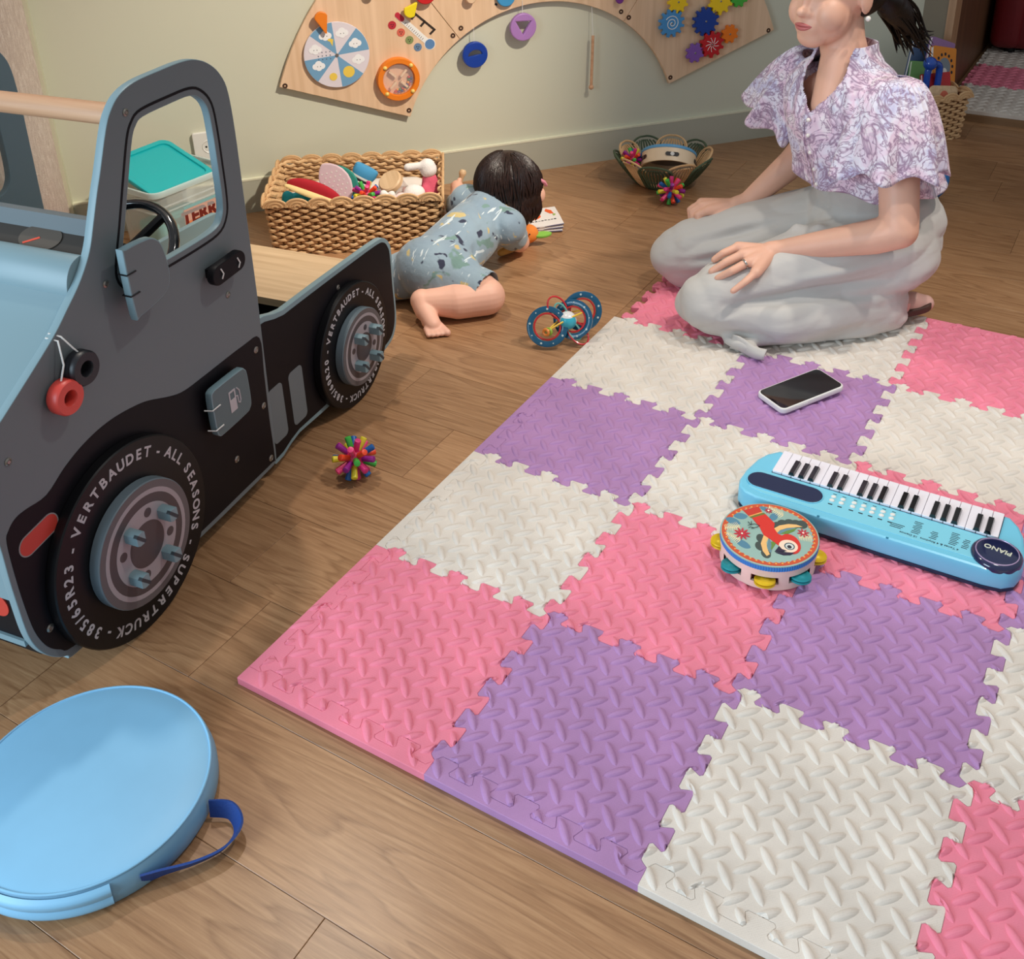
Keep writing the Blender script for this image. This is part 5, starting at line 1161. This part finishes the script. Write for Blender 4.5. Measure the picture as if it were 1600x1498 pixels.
prism_obj('leaf_print', [[(.046, .006), (.054, .004), (.052, -.004), (.046, -.006)]], -.001, .0008, M('print_leaf', (150, 176, 90), .7), t, Tb)
for q in range(9): MB().box((-.030 + .009*q, -.029 + .001*(q % 2), 0), (-.024 + .009*q, -.0265 + .001*(q % 3), .0006), Tb).build('printed_mark', m_ink, t, False)
t = thing('plush_carrot', 'orange plush carrot with a green leaf under the baby\'s arm', 'soft toy', (-.412, 1.458, .030), radians(25))
m_or = M('orange_plush', (240, 140, 56), .85, bump=.4, bscale=260)
blob('carrot_body', [((.0, .012, .0), .026, (-.028, -.030, -.014), .013)], [((.006, .014, .004), (.030, .027, .026))], .003, m_or, t, 4)
for sx in (-1, 1): MB().sph((.004 + sx*.010, -.014, .014), .0024, 8, 6).build('bead_eye', m_ink, t)
MB().tube([(-.003, -.0155, .006), (.004, -.0168, .003), (.011, -.0155, .006)], .0010, 5).build('stitched_smile', m_ink, t)
prism_obj('leaf', [leaf(.045, .012, .026, .012, .25)], -.004, .004, M('lime_felt', (142, 206, 84), .8), t, R3(radians(12), 0, 0), .002)
blob('yellow_tip', [((-.034, -.036, -.016), .013, (-.058, -.060, -.019), .010)], [], .003, M('yellow_plush', (232, 182, 96), .85), t, 3)

# ------------------------------------------------------------------ the kneeling woman
wo = thing('person', 'kneeling woman in a marbled lilac blouse and pale grey wide trousers', 'person', (.40, 1.45, 0))
OW = V((.40, 1.45, 0))
def W(p): return tuple(V(p) - OW)
yaw = radians(245); F = V((cos(yaw), sin(yaw), 0)); Lf = V((-sin(yaw), cos(yaw), 0)); Uz = V((0, 0, 1))
Hc = V((.338, 1.452, .737)); Qh = Matrix((( F.x, Lf.x, 0), (F.y, Lf.y, 0), (0, 0, 1))).to_quaternion()
def Hd(f_, l_, u_): return Hc + F*f_ + Lf*l_ + Uz*u_
Msh = V((.385, 1.465, .535)); Ls = Msh + Lf*.150; Rs = Msh - Lf*.150
caps = [((.45, 1.51, .20), .085, (.42, 1.49, .36), .078), ((.42, 1.49, .36), .080, (.392, 1.468, .47), .088), (tuple(Msh - Uz*.03), .062, tuple(Msh + Lf*.09 - Uz*.025), .046), (tuple(Msh - Uz*.03), .062, tuple(Msh - Lf*.09 - Uz*.025), .046),
        (tuple(Msh + Uz*.0), .052, (.362, 1.466, .62), .046), ((.362, 1.466, .61), .046, tuple(Hd(-.012, 0, -.03)), .047), (tuple(Msh + F*.05 - Uz*.035), .045, (.362, 1.45, .60), .040),
        # left arm
        (tuple(Ls - Uz*.045 - Lf*.02), .042, (.545, 1.335, .30), .039), ((.547, 1.332, .292), .038, (.500, 1.328, .270), .037), ((.500, 1.328, .270), .037, (.318, 1.300, .212), .0225), ((.320, 1.302, .212), .0225, (.300, 1.290, .210), .0220),
        # right arm
        (tuple(Rs - Uz*.045 + Lf*.02), .042, (.272, 1.600, .345), .038), ((.272, 1.600, .345), .037, (.250, 1.575, .310), .035), ((.250, 1.575, .310), .035, (.170, 1.503, .222), .0225), ((.170, 1.503, .222), .0225, (.150, 1.490, .215), .0215),
        # legs inside the trousers
        ((.50, 1.46, .185), .075, (.215, 1.245, .105), .056), ((.21, 1.24, .085), .050, (.50, 1.425, .07), .040), ((.385, 1.54, .185), .075, (.065, 1.43, .105), .056), ((.06, 1.425, .085), .050, (.36, 1.58, .07), .040)]
# left hand, palm down on the thigh
kn = [((.296, 1.209, .193), (.284, 1.180, .181), (.265, 1.163, .163), .0078), ((.272, 1.232, .203), (.247, 1.203, .189), (.217, 1.199, .166), .0086), ((.252, 1.250, .209), (.224, 1.226, .194), (.197, 1.214, .171), .0088), ((.232, 1.276, .211), (.208, 1.252, .201), (.190, 1.246, .184), .0086)]
for k_, m_, t_, r_ in kn: caps += [((.300, 1.290, .208), .0175, k_, .0125), (k_, r_*1.18, m_, r_*1.05), (m_, r_*1.05, t_, r_*.88)]
caps += [((.288, 1.296, .203), .016, (.250, 1.306, .196), .0115), ((.250, 1.306, .196), .0112, (.222, 1.296, .186), .0090)]
# right hand, half curled on the far knee
kr = [((.096, 1.448, .206), (.073, 1.440, .194), (.086, 1.434, .172), .0088), ((.074, 1.466, .207), (.054, 1.455, .192), (.066, 1.442, .168), .0090), ((.062, 1.488, .203), (.040, 1.478, .187), (.050, 1.462, .165), .0086), ((.056, 1.508, .197), (.036, 1.500, .183), (.042, 1.486, .164), .0078)]
for k_, m_, t_, r_ in kr: caps += [((.150, 1.490, .214), .0175, k_, .0125), (k_, r_*1.15, m_, r_*1.05), (m_, r_*1.02, t_, r_*.88)]
caps += [((.150, 1.474, .206), .0155, (.128, 1.448, .196), .0115), ((.128, 1.448, .196), .0110, (.106, 1.434, .178), .0090)]
ells = [(tuple(Hd(-.012, 0, .022)), (.094, .076, .100), Qh), (tuple(Hd(.030, 0, -.042)), (.060, .060, .066), Qh), (tuple(Hd(.058, 0, -.085)), (.030, .032, .026), Qh), (tuple(Hd(.050, .036, -.040)), (.034, .026, .036), Qh), (tuple(Hd(.050, -.036, -.040)), (.034, .026, .036), Qh),
        (tuple(Hd(.072, 0, -.060)), (.022, .032, .030), Qh), (tuple(Hd(.094, 0, -.034)), (.015, .0125, .010), Qh), (tuple(Hd(.086, .011, -.037)), (.010, .008, .008), Qh), (tuple(Hd(.086, -.011, -.037)), (.010, .008, .008), Qh), (tuple(Hd(.082, 0, -.012)), (.012, .009, .026), Qh),
        (tuple(Hd(-.004, .076, -.012)), (.018, .007, .029), Qh), (tuple(Hd(-.004, -.076, -.012)), (.018, .007, .029), Qh), (tuple(Hd(.080, 0, -.0625)), (.014, .023, .011), Qh)]
blob('body', [(W(a), r0, W(b), r1) for a, r0, b, r1 in caps], [(W(e[0]), *e[1:]) for e in ells], .0034, m_skin, wo, 4)
m_lip = M('lip_rose', (196, 108, 104), .4)
def lip(nm, u_, h_, dz):
    def f(u, v):
        x = -.0225 + .045*u; b = sin(pi*u)**.7; d = .0925 - 11*x*x; a = pi*v
        return tuple(V(W(Hd(d + .0055*b*sin(a), x, u_ + dz*(1 - b) + h_*b*cos(a)))))
    return MB().grid(f, 17, 7).build(nm, m_lip, wo)
lip('lips', -.0588, .0040, -.0025); lip('lips', -.0668, .0046, .0060)
for sx in (-1, 1):
    MB().sph(W(Hd(.078, sx*.032, .012)), .0105, 14, 10).build('eye', M('eye_white', (236, 232, 228), .2), wo); MB().sph(W(Hd(.0855, sx*.032, .010)), .0052, 12, 8).build('iris', M('dark_eye', (30, 22, 20), .2), wo)
    MB().sph(W(Hd(-.006, sx*.082, -.048)), .0055, 14, 10).build('earring', M('pearl', (240, 234, 224), .2, coat=.5), wo)
k0, k1 = V(kn[1][0]), V(kn[1][1]); dk = (k1 - k0).normalized()
MB().lathe([(.0104, -.0018), (.0112, -.0018), (.0114, 0), (.0112, .0018), (.0104, .0018)], 28, Matrix.Translation(V(W(k0 + dk*.010))) @ dk.to_track_quat('Z', 'Y').to_matrix().to_4x4(), 0, True).build('finger_ring', M('silver', (214, 210, 204), .15, 1.0), wo)
wh = hair_mat('black_hair', (20, 15, 14))
hw_ = blob('hair', [(W(Hd(-.06, .02, .0)), .05, W(Hd(-.085, .012, -.02)), .034)], [(W(Hd(-.020, 0, .036)), (.099, .084, .098), Qh), (W(Hd(-.040, 0, -.005)), (.078, .082, .062), Qh)], .005, wh, wo, 4,
     cut=lambda c: (lambda d: d.dot(F) > .045 - .0*d.z and d.z < .075 or (d.dot(F) > .008 and d.z < .02))((c + OW) - Hc))
pony = [Hd(-.085, .012, -.015), Hd(-.125, .030, -.030), V((.424, 1.580, .688)), V((.440, 1.628, .652)), V((.450, 1.662, .610))]
MB().tube([W(p) for p in smooth_poly(pony, 5, False)], [.018, .020, .022, .024, .026, .028, .029, .030, .031, .031, .032, .032, .031, .030, .029, .027, .025, .022, .018, .012, .004], 14).build('ponytail', wh, wo)
mb = MB()
for i in range(70):
    a = random.uniform(0, 2*pi); o_ = V((cos(a)*.026, sin(a)*.018, random.uniform(-.02, .02))); e_ = V((random.uniform(-.012, .03), random.uniform(-.01, .03), random.uniform(-.035, .02)))
    mb.tube([W(p) for p in smooth_poly([pony[2] + o_, pony[3] + o_*1.1, pony[4] + o_*.95 + e_*.4, pony[4] + o_*.8 + e_ + V((.006, .010, -.014))], 4, False)], [.0022]*10 + [.0016, .0010, .0005], 5)
tag(mb.build('hair_wisps', wh, wo), kind='stuff')
# blouse: body, yoke and two flared sleeves
def blouse_mat():
    k = N('marbled_blouse'); tc = k.n('ShaderNodeTexCoord')
    n0 = k.n('ShaderNodeTexNoise', i_Scale=13, i_Detail=3, i_Distortion=1.2); k.l(tc.outputs['Object'], n0.inputs['Vector'])
    base = k.ramp(n0.outputs['Fac'], [(.34, (200, 196, 224)), (.46, (232, 226, 236)), (.58, (226, 196, 214)), (.70, (240, 234, 234))])
    ve = None
    for sc, ds, th in ((10, 2.2, .040), (22, 2.6, .045)):
        n1 = k.n('ShaderNodeTexNoise', i_Scale=sc, i_Detail=3, i_Distortion=ds); k.l(tc.outputs['Object'], n1.inputs['Vector'])
        s1 = k.n('ShaderNodeMath', operation='SUBTRACT', i_1=.5); k.l(n1.outputs['Fac'], s1.inputs[0]); a1 = k.n('ShaderNodeMath', operation='ABSOLUTE'); k.l(s1.outputs[0], a1.inputs[0])
        r1 = k.n('ShaderNodeMapRange', i_1=0.0, i_2=th, i_3=.9, i_4=0.0); k.l(a1.outputs[0], r1.inputs[0])
        if ve is None: ve = r1.outputs[0]
        else: mxv = k.n('ShaderNodeMath', operation='MAXIMUM'); k.l(ve, mxv.inputs[0]); k.l(r1.outputs[0], mxv.inputs[1]); ve = mxv.outputs[0]
    mx = k.n('ShaderNodeMix', data_type='RGBA'); k.l(ve, mx.inputs[0]); k.l(base, mx.inputs[6]); mx.inputs[7].default_value = (*lin((138, 104, 134)), 1)
    k.l(mx.outputs[2], k.b.inputs['Base Color']); k.b.inputs['Roughness'].default_value = .75; k.b.inputs['Sheen Weight'].default_value = .15
    n3 = k.n('ShaderNodeTexNoise', i_Scale=30, i_Detail=4); k.l(tc.outputs['Object'], n3.inputs['Vector']); k.bump(n3.outputs['Fac'], .3, .006); return k.m
m_bl = blouse_mat()
def solid(o, t_=.002):
    m_ = o.modifiers.new('cloth', 'SOLIDIFY'); m_.thickness = t_; m_.offset = 0; return o
rings = [(.335, (.436, 1.502), .166, .142), (.37, (.427, 1.495), .162, .136), (.41, (.412, 1.483), .160, .130), (.45, (.400, 1.474), .160, .122), (.485, (.392, 1.468), .162, .112), (.515, (.387, 1.466), .162, .100), (.545, (.383, 1.465), .146, .086), (.572, (.379, 1.466), .112, .072), (.592, (.375, 1.466), .078, .062), (.612, (.371, 1.467), .062, .057), (.630, (.367, 1.468), .060, .057)]
def interp(v):
    x = v*(len(rings) - 1); i = min(int(x), len(rings) - 2); t = x - i; a, b = rings[i], rings[i+1]
    t2 = t*t*(3 - 2*t)*.5 + t*.5
    return a[0] + (b[0]-a[0])*t, a[1][0] + (b[1][0]-a[1][0])*t, a[1][1] + (b[1][1]-a[1][1])*t, a[2] + (b[2]-a[2])*t2, a[3] + (b[3]-a[3])*t2
def torso(u, v):
    z, cx, cy, rl, rf = interp(v); a = 2*pi*u
    rip = .007*sin(9*a + 1.3)*max(0, .5 - v)*2 + .0028*sin(31*a)*max(0, 1 - abs(v - .52)*4) + .003*sin(5*a + 9*v)
    p = V((cx, cy, z)) + F*((rf + rip)*cos(a)) + Lf*((rl + rip)*sin(a)); p.z += .006*sin(6*a)*max(0, .25 - v)*4
    return W(p)
def v_neck(u, v):
    a = 2*pi*u; a = a - 2*pi if a > pi else a
    return v > .44 and abs(a + .10) < (v - .44)*1.9
bl = solid(MB().grid(torso, 288, 100, cu=True, skip=v_neck).build('blouse', m_bl, wo))
def sleeve(sh, hem, R0, R1, nrm, seed, nm='sleeve'):
    sh, hem = V(sh), V(hem); ax = (hem - sh).normalized(); e1_ = (Lf - ax*Lf.dot(ax)).normalized(); e2_ = ax.cross(e1_)
    tilt = V(nrm)
    def f(u, v):
        a = 2*pi*u; s_ = v**.75; r = R0 + (R1 - R0)*v**.42; r *= 1 + .04*sin(pi*min(1, v*1.1))
        r += (.0125*sin(7*a + seed) + .006*sin(13*a + seed*2))*v**1.6 + .0018*sin(40*a)*(1 - v)
        c = sh + (hem - sh)*v; p = c + e1_*(r*cos(a)) + e2_*(r*sin(a)); p += ax*((tilt.x*cos(a) + tilt.y*sin(a))*v + .010*sin(7*a + seed + 1)*v*v)
        return W(p)
    return solid(MB().grid(f, 120, 26, cu=True).build(nm, m_bl, bl))
sleeve(tuple(Ls - Lf*.040 + Uz*.046), (.497, 1.392, .392), .022, .112, (.0, .0, 0), .4)
sleeve(tuple(Rs + Lf*.040 + Uz*.046), (.222, 1.560, .428), .022, .088, (.0, .0, 0), 2.0)
for i in range(5):
    z, cx, cy, rl, rf = interp(.03 + .092*i); MB().sph(W(V((cx, cy, z)) + F*(rf + .006) - Lf*.012), .0045, 10, 6).build('button', M('pearl', (240, 234, 224), .2, coat=.5), bl)
MB().tube([W(V((interp(.42*j/10)[1], interp(.42*j/10)[2], interp(.42*j/10)[0])) + F*(interp(.42*j/10)[4] + .0045) - Lf*.026) for j in range(11)], .0016, 6).build('placket_edge', m_bl, bl)
# trousers
def trouser_mat():
    k = N('grey_trouser_cloth'); tc = k.n('ShaderNodeTexCoord'); k.b.inputs['Base Color'].default_value = (*lin((194, 190, 184)), 1); k.b.inputs['Roughness'].default_value = .7; k.b.inputs['Sheen Weight'].default_value = .15
    mp = k.n('ShaderNodeMapping'); mp.inputs['Rotation'].default_value = (0, 0, radians(-35)); mp.inputs['Scale'].default_value = (3, 10, 13); k.l(tc.outputs['Object'], mp.inputs['Vector'])
    n3 = k.n('ShaderNodeTexNoise', i_Scale=1.2, i_Detail=4, i_Distortion=.6); k.l(mp.outputs[0], n3.inputs['Vector']); k.bump(n3.outputs['Fac'], .3, .012); return k.m
tcaps = [((.505, 1.462, .195), .108, (.215, 1.243, .108), .078), ((.215, 1.243, .108), .078, (.188, 1.225, .094), .070), ((.205, 1.225, .074), .060, (.34, 1.26, .068), .062), ((.34, 1.26, .068), .062, (.50, 1.42, .075), .074), ((.385, 1.545, .195), .108, (.075, 1.432, .108), .080), ((.075, 1.432, .108), .080, (.048, 1.425, .098), .072),
         ((.06, 1.42, .074), .060, (.36, 1.56, .07), .07), ((.45, 1.52, .20), .125, (.436, 1.502, .345), .108), ((.30, 1.36, .10), .09, (.42, 1.46, .12), .10), ((.30, 1.205, .034), .022, (.50, 1.36, .036), .024), ((.26, 1.190, .034), .020, (.335, 1.168, .026), .012), ((.50, 1.36, .036), .024, (.55, 1.42, .05), .03)]
folds = [((.25, 1.17, .12), (.55, 1.36, .16), -0.025, .013), ((.22, 1.17, .085), (.52, 1.35, .115), 0.020, .015), ((.24, 1.16, .05), (.50, 1.33, .06), -0.023, .012), ((.30, 1.18, .16), (.56, 1.40, .21), 0.017, .013), ((.34, 1.20, .19), (.56, 1.38, .25), -0.017, .012), ((.10, 1.36, .16), (.30, 1.45, .22), -0.020, .013), ((.12, 1.34, .13), (.33, 1.40, .20), 0.017, .013), ((.07, 1.36, .10), (.22, 1.38, .15), -0.014, .010), ((.32, 1.40, .24), (.36, 1.36, .34), -0.020, .011), ((.36, 1.36, .22), (.42, 1.36, .34), 0.017, .013),
         ((.42, 1.36, .20), (.54, 1.40, .30), -0.023, .013), ((.55, 1.40, .14), (.60, 1.52, .22), -0.020, .013), ((.57, 1.44, .10), (.60, 1.56, .14), 0.017, .013), ((.16, 1.22, .15), (.20, 1.17, .06), -0.014, .010), ((.20, 1.30, .17), (.26, 1.40, .12), -0.026, .016), ((.18, 1.20, .13), (.34, 1.20, .05), -0.017, .010), ((.20, 1.17, .10), (.40, 1.25, .04), 0.014, .012), ((.30, 1.36, .25), (.40, 1.38, .21), 0.017, .012), ((.46, 1.36, .26), (.56, 1.44, .20), 0.017, .012)]
fw_ = fold_warp([(W(a), W(b), am, wd) for a, b, am, wd in folds]); ax_ = V((.78, .60, .16)).normalized(); ay_ = V((-.6, .78, 0)).normalized(); az_ = ax_.cross(ay_)
def drape(p, n_):
    q = V((p.dot(ax_)*2.4, p.dot(ay_)*8.0, p.dot(az_)*11.0)); q += noise.noise_vector(p*5)*.35
    a = abs(noise.noise(q + V((7, 3, 1)))); b = abs(noise.noise(q*2.1 + V((1, 9, 4))))
    return fw_(p, n_)*.8 + .020*a + .004*b - .008
tz = blob('trousers', [(W(a), r0, W(b), r1) for a, r0, b, r1 in tcaps], [(W((.455, 1.52, .215)), (.160, .140, .135))], .0042, trouser_mat(), wo, 7, drape)
for v in tz.data.vertices:
    if v.co.z < H + .0036: v.co.z = H + .0036 + (v.co.z - H)*.02
solid(MB().grid(lambda u, v: W((.262 + .082*u + .004*v, 1.178 - .016*u - .012*sin(pi*v)*u, H + .004 + .036*v*(1 - .25*u) + .003*sin(7*u))), 14, 8).build('hem_flap', MATS.get('x') or tz.data.materials[0], tz))
# shoe peeping out behind
t = tag(link('shoe', None, wo, tuple(V((.552, 1.492, H + .003)) - OW), (0, 0, radians(38))), 'pale pink shoe with a brown sole')
prism_obj('sole', [smooth_poly([(-.05, -.026), (.0, -.034), (.05, -.028), (.066, 0), (.05, .028), (.0, .032), (-.05, .026), (-.062, 0)], 4)], .018, .034, M('brown_sole', (74, 48, 38), .5), t, R3(0, radians(-8), 0), .003)
blob('upper', [((-.045, 0, .030), .024, (.02, 0, .034), .028), ((.02, 0, .034), .027, (.05, 0, .032), .020)], [], .004, M('pink_leather', (214, 170, 156), .4), t, 4)
MB().tube([(-.012, -.031, .022), (-.008, -.030, .052), (-.004, 0, .066), (-.008, .030, .052), (-.012, .031, .022)], .005, 8, flat=(1.5, .5)).build('strap', M('pink_leather', (214, 170, 156), .4), t)
# ================================================================== alcove: sofa, books, ball
so = thing('sofa', 'dark red upholstered sofa at the back of the alcove', 'sofa', (.36, 3.88, .026))
m_red = M('dark_red_vinyl', (118, 20, 28), .45, vary=.05, scale=4)
def cushion(nm, lo, hi, r=.05):
    o = MB().box(lo, hi).build(nm, m_red, so, False); m_ = o.modifiers.new('b', 'BEVEL'); m_.width = r; m_.segments = 4; o.data.polygons.foreach_set('use_smooth', [True]*len(o.data.polygons)); return o
cushion('seat_base', (0, .02, .03), (1.6, .62, .30), .03); cushion('seat_cushion', (.0, .0, .27), (.80, .50, .42)); cushion('seat_cushion', (.80, .0, .27), (1.6, .50, .42)); cushion('backrest', (0, .46, .30), (1.6, .64, .80), .06); cushion('armrest', (-.02, .0, .03), (.10, .62, .56), .04)
for x in (.06, 1.5): MB().cyl(.02, -.026 + .0, .04, 12, TR(x, .06, 0)).build('foot', m_blackw, so)
B2 = T_wall @ TR(.905, -.268, 0)
def book(lab, x, y, z, w_, h_, t_, col, rot, extra=None):
    b = thing('picture_book', lab, 'book', group='books and toys in the far straw basket'); b.matrix_world = B2 @ TR(x, y, z) @ rot
    prism_obj('cover', [rrect(-w_/2, 0, w_/2, h_, .006)], -.002, 0, M('cover_%d_%d' % (col[0], col[2]), col, .5), b, UP); prism_obj('pages', [rrect(-w_/2 + .003, .003, w_/2 - .003, h_ - .003, .004)], -t_, -.002, M('page_white', (232, 226, 222), .8), b, UP)
    prism_obj('back_cover', [rrect(-w_/2, 0, w_/2, h_, .006)], -t_ - .002, -t_, M('cover_%d_%d' % (col[0], col[2]), col, .5), b, UP)
    return b
b = book('orange picture book with a grey animal face standing in the far basket', .432, .085, .135, .125, .150, .012, (226, 140, 44), R3(radians(-16), radians(14), radians(14)))
prism_obj('animal_print', [[(.032*cos(2*pi*q/24), .085 + .030*sin(2*pi*q/24)) for q in range(24)]], 0, .0006, M('print_grey', (128, 140, 150), .6), b, UP)
for q in range(9): a = radians(-20 + 27*q); prism_obj('spot_print', [circle(.044*cos(a), .085 + .042*sin(a), .0055, 10)], 0, .0006, m_ink, b, UP)
prism_obj('muzzle_print', [circle(.0, .068, .014, 16)], .0004, .0010, m_white, b, UP)
for q in range(3): prism_obj('stripe_print', [[(-.03, .012 + .011*q), (.012, .012 + .011*q), (.012, .018 + .011*q), (-.03, .018 + .011*q)]], 0, .0006, m_ink, b, UP)
book('lilac picture book leaning behind the orange one in the far basket', .415, .115, .140, .12, .165, .010, (150, 112, 160), R3(radians(-10), radians(20), radians(10)))
book('blue grey picture book at the back of the far basket', .370, .140, .140, .12, .150, .010, (70, 92, 126), R3(radians(-8), radians(16), radians(6)))
book('green picture book half hidden by the woman in the far basket', .345, .090, .130, .10, .115, .010, (112, 158, 92), R3(radians(-12), radians(10), 0))
book('red picture book with yellow print low in the far basket', .385, .045, .105, .12, .110, .010, (190, 30, 40), R3(radians(-18), radians(4), radians(6)))
prism_obj('star_print', [[(.022*(1 if q % 2 else .45)*cos(pi*q/5), .05 + .022*(1 if q % 2 else .45)*sin(pi*q/5)) for q in range(10)]], 0, .0008, M('print_sun', (238, 204, 84), .5), [o for o in bpy.data.objects if o.name.startswith('picture_book')][-1], UP)
t = thing('blue_horn', 'glossy blue toy handle poking up from the far basket', 'toy', group='books and toys in the far straw basket'); t.matrix_world = B2 @ TR(.338, .060, .17)
MB().tube(smooth_poly([(.0, 0, 0), (.0, 0, .055), (.012, 0, .074), (.034, 0, .074), (.044, 0, .056), (.044, 0, .0)], 5, False), .011, 12).build('handle_loop', M('gloss_blue', (20, 74, 170), .25, coat=.4), t); MB().sph((.004, 0, .080), .022, 16, 12).build('knob', M('gloss_blue', (20, 74, 170), .25, coat=.4), t)
t = thing('wooden_tray', 'pale wooden tray edge resting across the far basket', 'tray', group='books and toys in the far straw basket'); t.matrix_world = B2 @ TR(.385, .022, .118) @ R3(radians(-14), radians(8), 0)
prism_obj('tray_board', [rrect(-.06, 0, .055, .062, .02)], -.006, 0, m_birch, t, UP, .0015); prism_obj('tray_print', [circle(.0, .03, .016, 20)], 0, .0006, M('print_coral', (214, 110, 84), .6), t, UP)
t = thing('play_ball', 'blue ball on the floor just behind the kneeling woman', 'ball', (.435, 2.265, .065)); 
MB().sph((0, 0, 0), .065, 32, 20).build('ball_skin', M('ball_blue', (24, 120, 196), .35), t); MB().cyl(.006, .0640, .0656, 14).build('valve', m_white, t)
